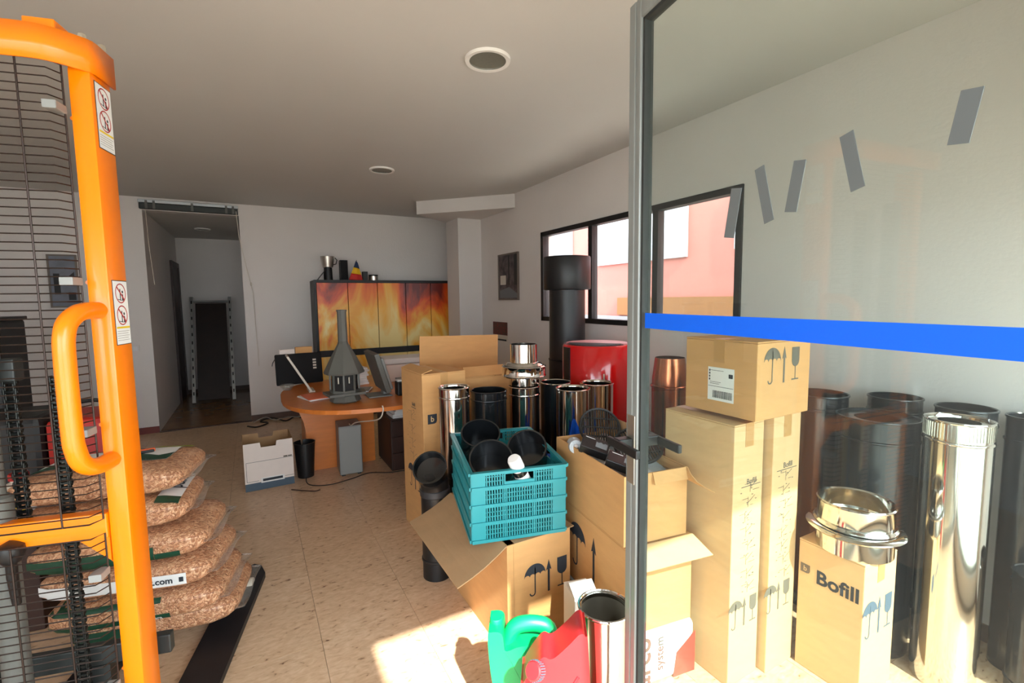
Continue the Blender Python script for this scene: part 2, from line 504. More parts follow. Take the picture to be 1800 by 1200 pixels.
def ship_label(parent, O, X, Y, w, h):
    O, X, Y = Vector(O), Vector(X), Vector(Y)
    N = X.cross(Y).normalized()
    mb = MB(); mb.prism([(-w / 2, -h / 2), (w / 2, -h / 2), (w / 2, h / 2), (-w / 2, h / 2)], O, X, Y, 0.0006)
    l = part('shipping_label', mb, 'paper', parent, label='white printed shipping label')
    mb = MB(); rnd = random.Random(3); x = -w * .3
    while x < w * .42:
        bw = rnd.choice((.012, .02, .03)) * w
        mb.prism([(x, -h * .42), (x + bw, -h * .42), (x + bw, -h * .2), (x, -h * .2)], O + N * .0006, X, Y, .0004); x += bw + rnd.choice((.012, .022)) * w
    part('barcode', mb, 'ink', l)
    mb = MB()
    for y0, x0, x1 in ((-.08, -.48, .48), (.0, -.42, -.05), (.05, -.42, .0), (.4, -.4, .1)):
        mb.prism([(x0 * w, y0 * h), (x1 * w, y0 * h), (x1 * w, y0 * h + .012 * h), (x0 * w, y0 * h + .012 * h)], O + N * .0006, X, Y, .0004)
    for i in range(4):
        mb.prism([(-.46 * w, (.1 + .09 * i) * h), (-.41 * w, (.1 + .09 * i) * h), (-.41 * w, (.16 + .09 * i) * h), (-.46 * w, (.16 + .09 * i) * h)], O + N * .0006, X, Y, .0004)
    mb.prism([(.3 * w, .22 * h), (.45 * w, .22 * h), (.45 * w, .34 * h), (.3 * w, .34 * h)], O + N * .0006, X, Y, .0004)
    part('label_print', mb, 'ink', l)

# ================================================================== THE SETTING
XW, XL, YB, YF, ZC = 2.7, -2.5, 6.74, -0.1, 2.7
HX0, HX1, HYB, HZ = -1.02, -0.075, 9.36, 2.56
fl = struct('floor', MB().b2(XL - .15, XW + .15, YF - .1, YB + .03, -0.12, -0.006), 'grout')
tme = MB().b2(-.2075, .2075, -.2142, .2142, -.0058, 0, 0.0).mesh('floor_tile')
tme.materials.append(MATS['tile'])
ntile = 0
for i in range(-7, 6):
    for j in range(-6, 11):
        x = .193 + .4165 * (i + .5); y = 2.12 + .43 * (j + .5)
        if x < XL - .1 or x > XW + .1 or y < YF - .1 or y > YB - .1:
            continue
        t = bpy.data.objects.new('tile', tme); COL.objects.link(t); t.parent = fl; t.location = (x, y, random.uniform(-.0008, 0)); ntile += 1
struct('floor_hall', MB().b2(HX0 - .15, HX1 + .15, YB + .03, HYB + .1, -.12, 0.002), 'hall_floor')
struct('trim_1', MB().b2(HX0, HX1, YB - .03, YB + .03, -.005, .006), 'baseboard')
struct('ceiling', MB().b2(XL - .15, XW + .15, YF - .1, YB + .15, ZC, ZC + .12), 'ceiling')
struct('ceiling_hall', MB().b2(HX0 - .1, HX1 + .1, YB + .15, HYB + .1, HZ, HZ + .1), 'ceiling')
struct('wall_back', MB().b2(XL - .15, HX0, YB, YB + .15, 0, ZC).b2(HX1, XW + .15, YB, YB + .15, 0, ZC).b2(HX0, HX1, YB, YB + .15, HZ, ZC), 'wall')
struct('wall_left', MB().b2(XL - .15, XL, YF - .1, YB, 0, ZC), 'wall')
WY0, WY1, WZ0, WZ1 = 1.90, 4.22, 1.27, 2.19
struct('wall_right', MB().b2(XW, XW + .15, YF - .1, WY0, 0, ZC).b2(XW, XW + .15, WY1, YB, 0, ZC).b2(XW, XW + .15, WY0, WY1, 0, WZ0).b2(XW, XW + .15, WY0, WY1, WZ1, ZC), 'wall')
struct('wall_hall_left', MB().b2(HX0 - .1, HX0, YB + .15, HYB, 0, HZ), 'wall')
struct('wall_hall_right', MB().b2(HX1, HX1 + .1, YB + .15, HYB, 0, HZ), 'wall')
struct('wall_hall_back', MB().b2(HX0 - .1, HX1 + .1, HYB, HYB + .1, 0, HZ), 'wall')
struct('wall_front', MB().b2(XL, -2.35, YF - .12, YF, 0, ZC).b2(-.55, -.45, YF - .12, YF, 0, ZC).b2(-2.35, -.55, YF - .12, YF, 2.26, ZC).b2(-2.35, -.55, YF - .12, YF, 0, .15).b2(-.45, .72, YF - .12, YF, 2.26, ZC).b2(.72, 2.6, YF - .12, YF, 1.9, ZC).b2(.72, 2.6, YF - .12, YF, 0, .15).b2(2.6, XW, YF - .12, YF, 0, ZC), 'wall')
struct('column', MB().b2(2.375, XW, 5.70, 6.11, 0, 2.62), 'wall')
struct('ceiling_beam', MB().prism([(1.825, 5.67), (XW, 4.78), (XW, 6.05), (2.375, 6.11)], (0, 0, 2.545), (1, 0, 0), (0, 1, 0), .155), 'wall')
struct('baseboard_back', MB().b2(HX1, .74, YB - .012, YB, 0, .075), 'baseboard')
struct('baseboard_back_left', MB().b2(XL, HX0, YB - .012, YB, 0, .075), 'baseboard_red')
struct('baseboard_hall', MB().b2(HX0, HX1, HYB - .012, HYB, 0, .07), 'baseboard')
struct('baseboard_right', MB().b2(XW - .012, XW, YF, 5.7, 0, .075), 'baseboard')

# hallway door
d2 = bpy.data.objects.new('door_2', None); COL.objects.link(d2); d2['kind'] = 'structure'
struct('door_frame', MB().b2(HX0, HX0 + .03, 8.56, 8.63, 0, 2.14).b2(HX0, HX0 + .03, 9.27, 9.34, 0, 2.14).b2(HX0, HX0 + .03, 8.63, 9.27, 2.07, 2.14), 'wood_dark', d2)
struct('door_leaf', MB().b2(HX0, HX0 + .015, 8.63, 9.27, .003, 2.07), 'wood_dark', d2)

# window in the right wall
w1 = bpy.data.objects.new('window_1', None); COL.objects.link(w1); w1['kind'] = 'structure'
FT = .045
fr = MB()
for y0, y1, z0, z1 in ((WY0, WY1, WZ0, WZ0 + FT), (WY0, WY1, WZ1 - FT, WZ1), (WY0, WY0 + FT, WZ0, WZ1), (WY1 - FT, WY1, WZ0, WZ1)):
    fr.b2(XW - .015, XW + .06, y0, y1, z0, z1, .003)
struct('window_frame', fr, 'cab_black', w1)
for ym in (3.40, 2.62):
    struct('mullion', MB().b2(XW - .012, XW + .055, ym - .028, ym + .028, WZ0 + FT, WZ1 - FT, .003), 'cab_black', w1)
for a, b in ((WY0 + FT, 2.592), (2.648, 3.372), (3.428, WY1 - FT)):
    struct('pane', MB().b2(XW + .02, XW + .026, a, b, WZ0 + FT, WZ1 - FT), 'window_glass', w1)

# shop window beside the doorway
w2 = bpy.data.objects.new('window_2', None); COL.objects.link(w2); w2['kind'] = 'structure'
struct('window_frame', MB().b2(.72, 2.6, YF - .08, YF - .04, .15, .19).b2(.72, 2.6, YF - .08, YF - .04, 1.86, 1.9).b2(.72, .735, YF - .08, YF - .04, .19, 1.86).b2(2.57, 2.6, YF - .08, YF - .04, .19, 1.86), 'door_metal', w2)
struct('pane', MB().b2(.735, 2.57, YF - .063, YF - .057, .19, 1.86), 'shop_glass', w2)

w3 = bpy.data.objects.new('added_window', None); COL.objects.link(w3); w3['kind'] = 'structure'  # unseen left shop window, added to bring more daylight to the back
struct('window_frame', MB().b2(-2.35, -.55, YF - .08, YF - .04, .15, .19).b2(-2.35, -.55, YF - .08, YF - .04, 2.22, 2.26).b2(-2.35, -2.32, YF - .08, YF - .04, .19, 2.22).b2(-.58, -.55, YF - .08, YF - .04, .19, 2.22), 'door_metal', w3)
struct('pane', MB().b2(-2.32, -.58, YF - .063, YF - .057, .19, 2.22), 'window_glass', w3)

# open glass door: leaf hinged by the shop window, standing inward
DA = R(9.8)
DU = Vector((-math.sin(DA), -math.cos(DA), 0))      # from the leading stile back to the hinge
d1 = bpy.data.objects.new('door_1', None); COL.objects.link(d1); d1['kind'] = 'structure'
d1.location = (.86, .91, 0)
d1.rotation_euler = (0, 0, math.atan2(DU.y, DU.x))   # local +x runs to the hinge, +y to the boxes' side
LW, LH, ST = 0.99, 2.20, .048
struct('stile', MB().b2(0, .026, -.018, .018, .02, LH, .003).b2(.028, ST, -.018, .018, .02, LH, .003), 'door_metal', d1)
struct('stile', MB().b2(LW - ST, LW, -.018, .018, .02, LH, .003), 'door_metal', d1)
struct('top_rail', MB().b2(ST, LW - ST, -.018, .018, LH - ST, LH, .003), 'door_metal', d1)
struct('bottom_rail', MB().b2(ST, LW - ST, -.018, .018, .02, .12, .003), 'door_metal', d1)
struct('glazing_bead', MB().b2(ST, ST + .008, -.012, .012, .12, LH - ST).b2(ST, LW - ST, -.012, .012, LH - ST - .008, LH - ST), 'door_rubber', d1)
struct('pane', MB().b2(ST + .002, LW - ST - .002, -.003, .003, .122, LH - ST - .002), 'door_glass', d1)
struct('lock_plate', MB().b2(.008, .04, -.0195, .0195, 1.02, 1.2, .001), 'zinc', d1)
for s in (-1, 1):
    hd = struct('door_handle', MB().box((.05, s * .06, 1.128), (.135, .012, .022), .003), 'black_satin', d1)
    struct('handle_post', MB().b2(.005, .035, min(s * .019, s * .06), max(s * .019, s * .06), 1.115, 1.141, .003), 'black_satin', hd)
vb = struct('vinyl_band', MB().b2(ST + .01, LW - ST - .01, -.0042, -.0034, 1.425, 1.462), 'vinyl_blue', d1)
for k, (x, z, w, h) in enumerate(((.33, 1.655, .025, .09), (.40, 1.675, .02, .10), (.46, 1.675, .022, .08), (.55, 1.69, .02, .085), (.68, 1.705, .022, .06))):
    struct('vinyl_mark', MB().box((x, -.0038, z), (w, .0008, h), 0, Matrix.Rotation(R(-14 if k % 2 else 10), 3, 'Y')), 'vinyl_grey', d1)
# outside: pavement, added sun blockers over the doorway, low wall opposite, side facade
struct('pavement', MB().b2(-14, 14, -14, YF - .1, -.2, -.05).b2(XW + .15, 14, YF - .1, 14, -.2, -.05), 'asphalt')
struct('added_sun_shade', MB().b2(-2.6, .10, -2.9, YF - .12, 2.32, 2.40), 'facade_grey')  # unseen slab added to block sun from the left front and doorway
struct('added_sun_cutoff', MB().b2(.10, .72, -.36, -.33, 2.16, 2.45), 'facade_grey')  # unseen strip added to trim the far edge of the sun patch
struct('low_wall_opposite', MB().b2(-14, 14, -12, -11.8, 0, .7), 'facade_cream')  # unseen wall, kept low so light from the horizon sky gets in
fa = struct('facade_side', MB().b2(5.0, 5.2, -2, 14, 0, 4.2), 'facade_pink')
for k, (y0, y1, z0, z1, m) in enumerate(((-2, 14, 0, 1.22, 'facade_grey'), (-2, 5.6, 1.24, 1.50, 'facade_brown'), (4.3, 6.1, 2.02, 2.75, 'facade_pale'), (2.7, 3.6, 2.05, 2.8, 'facade_pale'), (6.8, 7.6, 2.0, 2.8, 'facade_grey'))):
    struct('facade_panel', MB().b2(4.96, 5.0, y0, y1, z0, z1), m, fa)

# ceiling downlights
def downlight(x, y, z, r, label, group=None):
    t = thing('ceiling_light', label, 'ceiling light', (x, y, z), 0, group)
    part('trim_ring', MB().lathe([(r * .80, -.002), (r * .80, -.012), (r * .97, -.014), (r, -.006), (r, 0), (r * .80, 0)], 48), 'facade_white', t, True)
    part('reflector', MB().lathe([(r * .80, -.010), (r * .78, -.004), (r * .55, -.0015), (0, -.001)], 40), 'lens', t, True)
    return t
downlight(1.105, 2.215, ZC, .115, 'round recessed downlight with white rim above the teal crate')
downlight(1.117, 4.45, ZC, .112, 'round recessed downlight with white rim above the orange desk')
downlight(-.55, 8.1, HZ, .10, 'round recessed downlight in the hallway ceiling')

# roll-up blind rail over the hallway opening
t = thing('blind_rail', 'dark slatted blind rolled up above the hallway opening', 'blind', (0, YB, 0))
part('head_rail', MB().b2(-1.045, -.075, -.055, -.001, 2.635, 2.668, .003), 'aluminium', t)
bl = part('rolled_slats', MB().b2(-1.04, -.08, -.05, -.004, 2.565, 2.633, .008), 'chassis_dark', t)
for x in (-.97, -.90, -.54, -.20, -.13):
    part('bracket', MB().b2(x - .012, x + .012, -.058, -.0505, 2.57, 2.66), 'grey_dark', bl)
part('pull_cord', MB().tube([(-.985, -.02, 2.6), (-.98, -.02, 2.2), (-.955, -.02, 1.72)], .003, 6), 'off_white', t)
part('pull_cord', MB().tube([(-.10, -.06, 2.6), (-.085, -.06, 2.3), (-.02, -.05, 1.9), (.03, -.03, 1.62), (.035, -.025, 1.2), (.045, -.02, .7)], .0035, 6), 'off_white', t)
part('cord_knob', MB().lathe([(0, 1.71), (.010, 1.715), (.012, 1.73), (.006, 1.75), (0, 1.752)], 10, Matrix.Translation((.013, -.04, 0))), 'off_white', t, True)

t = thing('light_switch', 'white wall switch left of the hallway opening', 'switch', (-1.182, YB, .997))
part('plate', MB().b2(-.04, .04, -.008, 0, -.04, .04, .002), 'wall', t)
part('rocker', MB().b2(-.025, .025, -.012, -.0082, -.025, .025, .002), 'paper', t)

# framed pictures
def picture(name, label, loc, w, h, axis, mats, fm, extra=None, cat='picture'):
    t = thing(name, label, cat, loc)
    X = Vector((0, -1, 0)) if axis == 'R' else Vector((1, 0, 0))
    Y = Vector((0, 0, 1)); N = X.cross(Y)
    O = Vector((0, 0, 0))
    rect = lambda x0, x1, y0, y1: [(x0, y0), (x1, y0), (x1, y1), (x0, y1)]
    b = .016
    f = MB()
    for r_ in (rect(-w / 2, w / 2, -h / 2, -h / 2 + b), rect(-w / 2, w / 2, h / 2 - b, h / 2), rect(-w / 2, -w / 2 + b, -h / 2 + b, h / 2 - b), rect(w / 2 - b, w / 2, -h / 2 + b, h / 2 - b)):
        f.prism(r_, O + N * .001, X, Y, .022)
    part('frame', f, fm, t)
    p = part('print', MB().prism(rect(-w / 2 + b, w / 2 - b, -h / 2 + b, h / 2 - b), O + N * .002, X, Y, .010), mats, t)
    for poly, m in (extra or []):
        part('print_area', MB().prism(poly, O + N * .0125, X, Y, .0006), m, p)
    return t
rc = lambda x0, x1, y0, y1: [(x0, y0), (x1, y0), (x1, y1), (x0, y1)]
picture('wall_picture', 'framed dark photograph of a room interior on the window wall', (XW, 4.94, 1.765), .49, .55, 'R', 'pic_dark', 'frame_grey',
        [(rc(-.20, -.06, -.09, .02), 'off_white'), ([(-.22, -.25), (.22, -.25), (.22, -.2), (.02, -.12), (-.22, -.16)], 'facade_grey'), (rc(.0, .03, -.1, .25), 'cab_black'), (rc(.14, .22, -.1, .25), 'cab_black')])
picture('wall_picture', 'framed grey-blue print with dark shapes behind the yellow mast', (-1.735, YB, 1.755), .24, .56, 'B', 'pic_blue', 'frame_grey',
        [(rc(-.08, -.03, -.14, .08), 'cab_black'), ([(-.02, -.05), (.09, .0), (.09, .1), (.05, .06)], 'cab_black'), (rc(.03, .09, -.2, -.12), 'cab_black')])
t = thing('wall_calendar', 'small dark picture calendar hanging below the framed photograph', 'calendar', (XW, 5.19, 1.09))
part('picture_sheet', MB().b2(-.004, 0, -.19, .19, -.03, .13), 'calendar_pic', t)
part('date_block', MB().b2(-.006, 0, -.19, .19, -.10, -.032), 'off_white', t)
part('dark_strip', MB().b2(-.0072, -.0062, -.17, .17, -.10, -.08), 'ink', t)

# dark framed panel leaning in the hallway
t = thing('leaning_panel', 'dark brown panel with slotted steel side rails leaning in the hallway', 'panel', (0, 0, 0))
def lp(x, z, o=0):   # leaning plane: foot at y 8.35, top against the back wall
    return Vector((x, 8.38 + z * .42 - o, z))
part('board', MB().prism([(-.78, .04), (-.36, .04), (-.36, 1.62), (-.78, 1.62)], (0, 8.40, 0), (1, 0, 0), Vector((0, .38, .925)).normalized(), -.03), 'panel_dark', t)
for x in (-.83, -.31):
    rl = part('rail', MB().prism([(x - .022, .0), (x + .022, .0), (x + .022, 1.72), (x - .022, 1.72)], (0, 8.39, .012), (1, 0, 0), Vector((0, .38, .925)).normalized(), -.04), 'aluminium', t)
    for k in range(12):
        pz = .12 + k * .135
        part('slot', MB().prism([(x - .008, pz), (x + .008, pz), (x + .008, pz + .05), (x - .008, pz + .05)], (0, 8.385, .009), (1, 0, 0), Vector((0, .38, .925)).normalized(), .004), 'cab_black', rl)
part('top_bar', MB().prism([(-.81, 1.63), (-.33, 1.63), (-.33, 1.66), (-.81, 1.66)], (0, 8.395, .01), (1, 0, 0), Vector((0, .38, .925)).normalized(), -.03), 'aluminium', t)

# ================================================================== PALLET STACKER
SK = thing('pallet_stacker', 'yellow-orange hand pallet stacker with wire-mesh mast guard', 'pallet stacker', (-.324, 1.6, 0), R(-13))
part('mast_column', MB().b2(-.051, 0, 0, .10, .06, 2.10, .010), 'orange_paint', SK, True)
part('mast_column', MB().b2(-.70, -.649, 0, .10, .06, 2.10, .010), 'orange_paint', SK, True)
inner = MB()
inner.b2(-.125, -.075, .055, .12, .08, 1.98)
inner.b2(-.625, -.575, .055, .12, .08, 1.98)
# top bar: bent plate that wraps the column
def bent_plate(mb, pts, z0, z1, t):
    for i in range(len(pts) - 1):
        a, b = Vector((*pts[i], 0)), Vector((*pts[i + 1], 0))
        d = (b - a).normalized()
        mb.prism([(0, z0), ((b - a).length, z0), ((b - a).length, z1), (0, z1)], a, d, (0, 0, 1), t)
arc = [(-.72, -.052), (-.40, -.052), (-.105, -.052), (-.085, -.0505), (-.065, -.045), (-.045, -.034), (-.02, -.014), (-.004, .0), (.003, .012), (.0055, .03), (.006, .104)]
tb = MB()
tb.grid(lambda u, v: (*arc[round(u * (len(arc) - 1))], 2.085 + .08 * v), len(arc) - 1, 1)
solid('top_bar', tb, 'orange_paint', SK, .006, True)
part('top_plate', MB().prism([(-.72, -.046), (-.08, -.046), (.0, .02), (.0, .10), (-.72, .10)], (0, 0, 2.152), (1, 0, 0), (0, 1, 0), .012), 'orange_paint', SK)
part('top_block', MB().b2(-.115, -.05, -.03, .03, 2.165, 2.19, .004), 'orange_paint', SK)
for x, y in ((-.02, .02), (-.002, .07)):
    part('bolt', MB().lathe([(0, 2.185), (.008, 2.184), (.010, 2.178), (.010, 2.165), (0, 2.165)], 6, Matrix.Translation((x, y, 0))), 'zinc', SK)
# cross bar and gusset
part('cross_bar', MB().b2(-.66, -.0505, -.006, .03, .868, .938, .004), 'orange_paint', SK)
part('gusset', MB().prism([(-.13, .875), (-.052, .80), (-.052, .875)], (0, .012, 0), (1, 0, 0), (0, 0, 1), .008), 'orange_paint', SK)
# D handle
hp = [(-.028, .02, 1.485), (-.032, -.045, 1.485), (-.036, -.08, 1.478), (-.042, -.106, 1.458), (-.045, -.117, 1.43), (-.047, -.12, 1.38), (-.047, -.12, 1.19), (-.045, -.117, 1.145), (-.042, -.106, 1.112), (-.036, -.08, 1.092), (-.032, -.045, 1.085), (-.028, .02, 1.085)]
def smooth_path(pts, n=4):
    pts = [Vector(p) for p in pts]
    out = []
    for i in range(len(pts) - 1):
        p0 = pts[max(i - 1, 0)]; p1 = pts[i]; p2 = pts[i + 1]; p3 = pts[min(i + 2, len(pts) - 1)]
        for k in range(n):
            t = k / n
            out.append(.5 * ((2 * p1) + (p2 - p0) * t + (2 * p0 - 5 * p1 + 4 * p2 - p3) * t * t + (3 * p1 - p0 - 3 * p2 + p3) * t ** 3))
    out.append(pts[-1])
    return out
part('grab_handle', MB().tube(smooth_path(hp, 3), .0215, 16), 'orange_paint', SK, True)
# wire guards
def guard(z0, z1, nv):
    g = part('mesh_guard', MB().tube([(-.66, -.040, z0), (-.072, -.040, z0), (-.056, -.008, z0), (-.056, -.008, z1), (-.072, -.040, z1), (-.66, -.040, z1)], .0022, 6), 'wire', SK)
    wm = MB().tube([(-.66, -.040, 0), (-.072, -.040, 0), (-.056, -.008, 0)], .0017, 5).mesh('guard_wire')
    wm.materials.append(MATS['wire'])
    nw = int((z1 - z0) / .0205)
    for i in range(1, nw):
        w = bpy.data.objects.new('guard_wire', wm); COL.objects.link(w); w.parent = g; w.location = (0, 0, z0 + (z1 - z0) * i / nw)
    for x in nv:
        part('guard_wire', MB().tube([(x, -.0435, z0), (x, -.0435, z1)], .0022, 6), 'wire', g)
    return g
guard(.925, 2.092, (-.128, -.33, -.53))
guard(.25, .885, (-.133, -.24, -.44))
for z in (1.985, 1.56, 1.17, .78, .45):
    c = part('guard_clip', MB().b2(-.082, -.053, -.049, -.004, z - .010, z + .010, .002), 'grey_plastic', SK)
    part('clip_screw', MB().lathe([(0, -.058), (.006, -.057), (.006, -.0505), (0, -.0505)], 8, Matrix.Translation((-.07, 0, z)) @ Matrix.Rotation(R(-90), 4, 'X') @ Matrix.Scale(-1, 4, (0, 0, 1))), 'orange_paint', c)
# pictogram stickers on the side of the column (column side faces local +x)
def sticker(z0, z1):
    X, Y = Vector((0, 1, 0)), Vector((0, 0, 1))
    O = Vector((.0004, .05, (z0 + z1) / 2)); h = z1 - z0; w = .076
    s = part('warning_sticker', MB().prism([(-w / 2, -h / 2), (w / 2, -h / 2), (w / 2, h / 2), (-w / 2, h / 2)], O, X, Y, .0008), 'ink', SK, label='white pictogram sticker with dark outline')
    part('sticker_face', MB().prism([(-w / 2 + .002, -h / 2 + .002), (w / 2 - .002, -h / 2 + .002), (w / 2 - .002, h / 2 - .002), (-w / 2 + .002, h / 2 - .002)], O + Vector((.0008, 0, 0)), X, Y, .0004), 'paper', s)
    OO = O + Vector((.0012, 0, 0))
    for cy in (.30 * h, -.04 * h):
        rg = MB(); n = 24; ro, ri = .027, .024
        for k in range(n):
            a0, a1 = 2 * math.pi * k / n, 2 * math.pi * (k + 1) / n
            rg.prism([(ri * math.cos(a0), cy + ri * math.sin(a0)), (ro * math.cos(a0), cy + ro * math.sin(a0)), (ro * math.cos(a1), cy + ro * math.sin(a1)), (ri * math.cos(a1), cy + ri * math.sin(a1))], OO, X, Y, .0003)
        rg.prism([(-.018, cy + .015), (-.015, cy + .018), (.018, cy - .015), (.015, cy - .018)][::-1], OO, X, Y, .0003)
        part('prohibition_mark', rg, 'red_dull', s)
        fg = MB()
        fg.prism([(-.004, cy - .018), (.0, cy - .018), (.0, cy + .012), (-.004, cy + .012)], OO, X, Y, .0002)
        fg.prism([(.006, cy - .020), (.014, cy - .020), (.012, cy - .002), (.007, cy - .002)], OO, X, Y, .0002)
        fg.prism(circ(.010, cy + .004, .004, 8), OO, X, Y, .0002)
        fg.prism([(-.016, cy - .017), (.004, cy - .02), (.004, cy - .018), (-.016, cy - .015)], OO, X, Y, .0002)
        part('pictogram', fg, 'ink', s)
    part('sticker_stripe', MB().prism([(-.034, -.245 * h), (.034, -.245 * h), (.034, -.215 * h), (-.034, -.215 * h)], OO, X, Y, .0003), 'yellow', s)
    tx = MB()
    for i in range(5):
        tx.prism([(-.032, (-.29 - .035 * i) * h), (.030 - .006 * (i % 2), (-.29 - .035 * i) * h), (.030 - .006 * (i % 2), (-.285 - .035 * i) * h), (-.032, (-.285 - .035 * i) * h)], OO, X, Y, .0002)
    part('sticker_print', tx, 'ink_grey', s)
sticker(1.905, 2.072)
sticker(1.39, 1.565)
# inner mast, lift chains, ram, carriage, forks, legs
part('inner_mast', MB().b2(-.42, -.36, .045, .10, .08, 1.9).b2(-.63, -.59, .05, .11, .08, 1.95), 'chassis_dark', SK)
part('lift_ram', MB().lathe([(0, .1), (.03, .1), (.03, 1.0), (.018, 1.01), (.018, 1.5), (0, 1.5)], 24, Matrix.Translation((-.30, .03, 0))), 'grey_dark', SK, True)
def chain(x, y, z0, z1):
    mb = MB(); z = z0; k = 0
    while z < z1:
        w = .026 if k % 2 else .018
        for sx in (-1, 1):
            mb.box((x + sx * w / 2, y, z), (.0045, .014, .020), .002)
        mb.lathe([(0, -w / 2 - .004), (.005, -w / 2 - .004), (.005, w / 2 + .004), (0, w / 2 + .004)], 6, Matrix.Translation((x, y, z)) @ Matrix.Rotation(R(90), 4, 'Y'))
        z += .0128; k += 1
    part('lift_chain', mb, 'chain', SK)
chain(-.185, .09, .12, 1.30)
chain(-.275, .075, .90, 1.35)
part('chain_anchor', MB().b2(-.205, -.165, .075, .115, .10, .16, .004), 'chassis_dark', SK)
part('chain_anchor', MB().b2(-.295, -.255, .06, .10, 1.30, 1.36, .004), 'chassis_dark', SK)
part('carriage', MB().b2(-.56, .02, .125, .16, .055, .20, .004).b2(-.56, .02, .125, .155, .42, .48, .004).b2(-.20, -.14, .125, .155, .2, .42).b2(-.42, -.36, .125, .155, .2, .42), 'chassis_dark', SK)
part('base_frame', MB().b2(-.72, .04, -.10, .12, .03, .09, .006).b2(-.72, .04, -.24, -.10, .05, .13, .01), 'chassis_dark', SK)
for x0 in (-.125, -.555):
    fk = MB()
    w = .155
    prof = [(.14, .035), (1.28, .022), (1.345, .030), (1.36, .045), (1.345, .058), (1.22, .078), (.14, .082)]
    n = len(prof)
    # rounded tip in plan
    fk.prism([(.14, 0), (1.25, 0), (1.33, .035), (1.36, w / 2), (1.33, w - .035), (1.25, w), (.14, w)][::-1], (x0 + w, 0, .028), (0, 1, 0), (-1, 0, 0), -.054)
    part('fork', fk, 'fork_paint', SK)
    part('fork_wheel', MB().lathe([(0, -.04), (.026, -.04), (.028, -.036), (.028, .036), (.026, .04), (0, .04)], 20, Matrix.Translation((x0 + w / 2, 1.16, .028)) @ Matrix.Rotation(R(90), 4, 'Y')), 'bottle_white', SK, True)
for x in (-.64, -.02):
    part('wheel', MB().lathe([(0, -.022), (.05, -.022), (.054, -.016), (.054, .016), (.05, .022), (0, .022)], 24, Matrix.Translation((x, -.16, .054)) @ Matrix.Rotation(R(90), 4, 'Y')), 'bottle_white', SK, True)
part('release_lever', MB().tube([(-.265, .0, .72), (-.262, -.01, .80), (-.258, -.015, .84)], [.01, .012, .012], 10).lathe([(0, .84), (.02, .842), (.03, .865), (.028, .885), (0, .9)], 16, Matrix.Translation((-.257, -.015, 0))), 'black_satin', SK, True)
part('tiller_head', MB().box((-.36, -.20, 1.06), (.10, .05, .14), .02, Matrix.Rotation(R(8), 3, 'Y'), 3), 'aluminium', SK, True)

# ================================================================== PELLET BAGS
BA, BB, BC = .31, .205, .057
def bag_mesh():
    mb = MB()
    nu, nv = 40, 18
    n_, m_ = 7.0, 5.0
    def pt(u, v):
        a = 2 * math.pi * u; p = math.pi * (v - .5)
        ca, sa = math.cos(a), math.sin(a)
        k = (abs(ca) ** n_ + abs(sa) ** n_) ** (-1 / n_)
        q = (abs(math.cos(p)) ** m_ + abs(math.sin(p)) ** m_) ** (-1 / m_)
        r = q * math.cos(p); z = q * math.sin(p)
        x, y = k * ca * r, k * sa * r
        # pinch the short ends, ripple the film
        zc = BC * (1 - .35 * abs(x) ** 6)
        rip = .002 * math.sin(17 * x + 5 * y) * math.sin(11 * y + 2)
        return Vector((BA * x, BB * y, zc * z + rip))
    rings = []
    for j in range(nv + 1):
        v = j / nv
        if j in (0, nv):
            rings.append([mb.bm.verts.new(pt(0, v))])
        else:
            rings.append([mb.bm.verts.new(pt(i / nu, v)) for i in range(nu)])
    for a, b in zip(rings, rings[1:]):
        for i in range(nu):
            j = (i + 1) % nu
            f = ([a[i], a[j]] if len(a) > 1 else [a[0]]) + ([b[j], b[i]] if len(b) > 1 else [b[0]])
            mb.bm.faces.new(f)
    return mb
bagme = bag_mesh().mesh('pellet_bag_body')
bagme.materials.append(MATS['pellets'])
bagme.polygons.foreach_set('use_smooth', [True] * len(bagme.polygons))
def bag_z(x, y, top=1):
    X, Yv = min(abs(x) / BA, .999), min(abs(y) / BB, .999)
    r = (X ** 7 + Yv ** 7) ** (1 / 7)
    z = max(0, 1 - r ** 5.0) ** (1 / 5.0)
    return top * BC * (1 - .35 * X ** 6) * z
def bag_y(x, z):
    X = min(abs(x) / BA, .99)
    zz = min(abs(z) / (BC * (1 - .35 * X ** 6)), .98)
    r = (1 - zz ** 5.0) ** (1 / 5.0)
    yy = max(0, r ** 7 - X ** 7) ** (1 / 7)
    return -BB * yy
def patch_top(name, x0, x1, y0, y1, m, parent, off=.004, edge=None, n=10):
    mb = MB()
    def fn(u, v):
        x = x0 + (x1 - x0) * u
        yt = y1 if edge is None else edge(u)
        y = y0 + (yt - y0) * v
        rip = .002 * math.sin(17 * x / BA + 5 * y / BB) * math.sin(11 * y / BB + 2)
        return (x, y, bag_z(x, y) + rip + off)
    mb.grid(fn, n, 6)
    return part(name, mb, m, parent, True)
def patch_front(name, x0, x1, z0, z1, m, parent, off=.004, n=12):
    mb = MB()
    mb.grid(lambda u, v: (x0 + (x1 - x0) * u, bag_y(x0 + (x1 - x0) * u, z0 + (z1 - z0) * v) - off, z0 + (z1 - z0) * v), n, 5)
    return part(name, mb, m, parent, True)
def bag(label, cx, cy, cz, rz, prints):
    t = thing('pellet_bag', label, 'bag', (cx, cy, cz), R(rz), 'sacks of wood pellets on the forks')
    b = link('body', bagme, None, t)
    fin = MB()
    fin.grid(lambda u, v: (BA - .012 + .045 * u, (v - .5) * 2 * BB * (.90 + .04 * u), .010 * math.sin(9 * v + 2) * u - .004), 3, 14)
    solid('seal_edge', fin, 'film', t, .0012, True)
    prints(t)
    return t
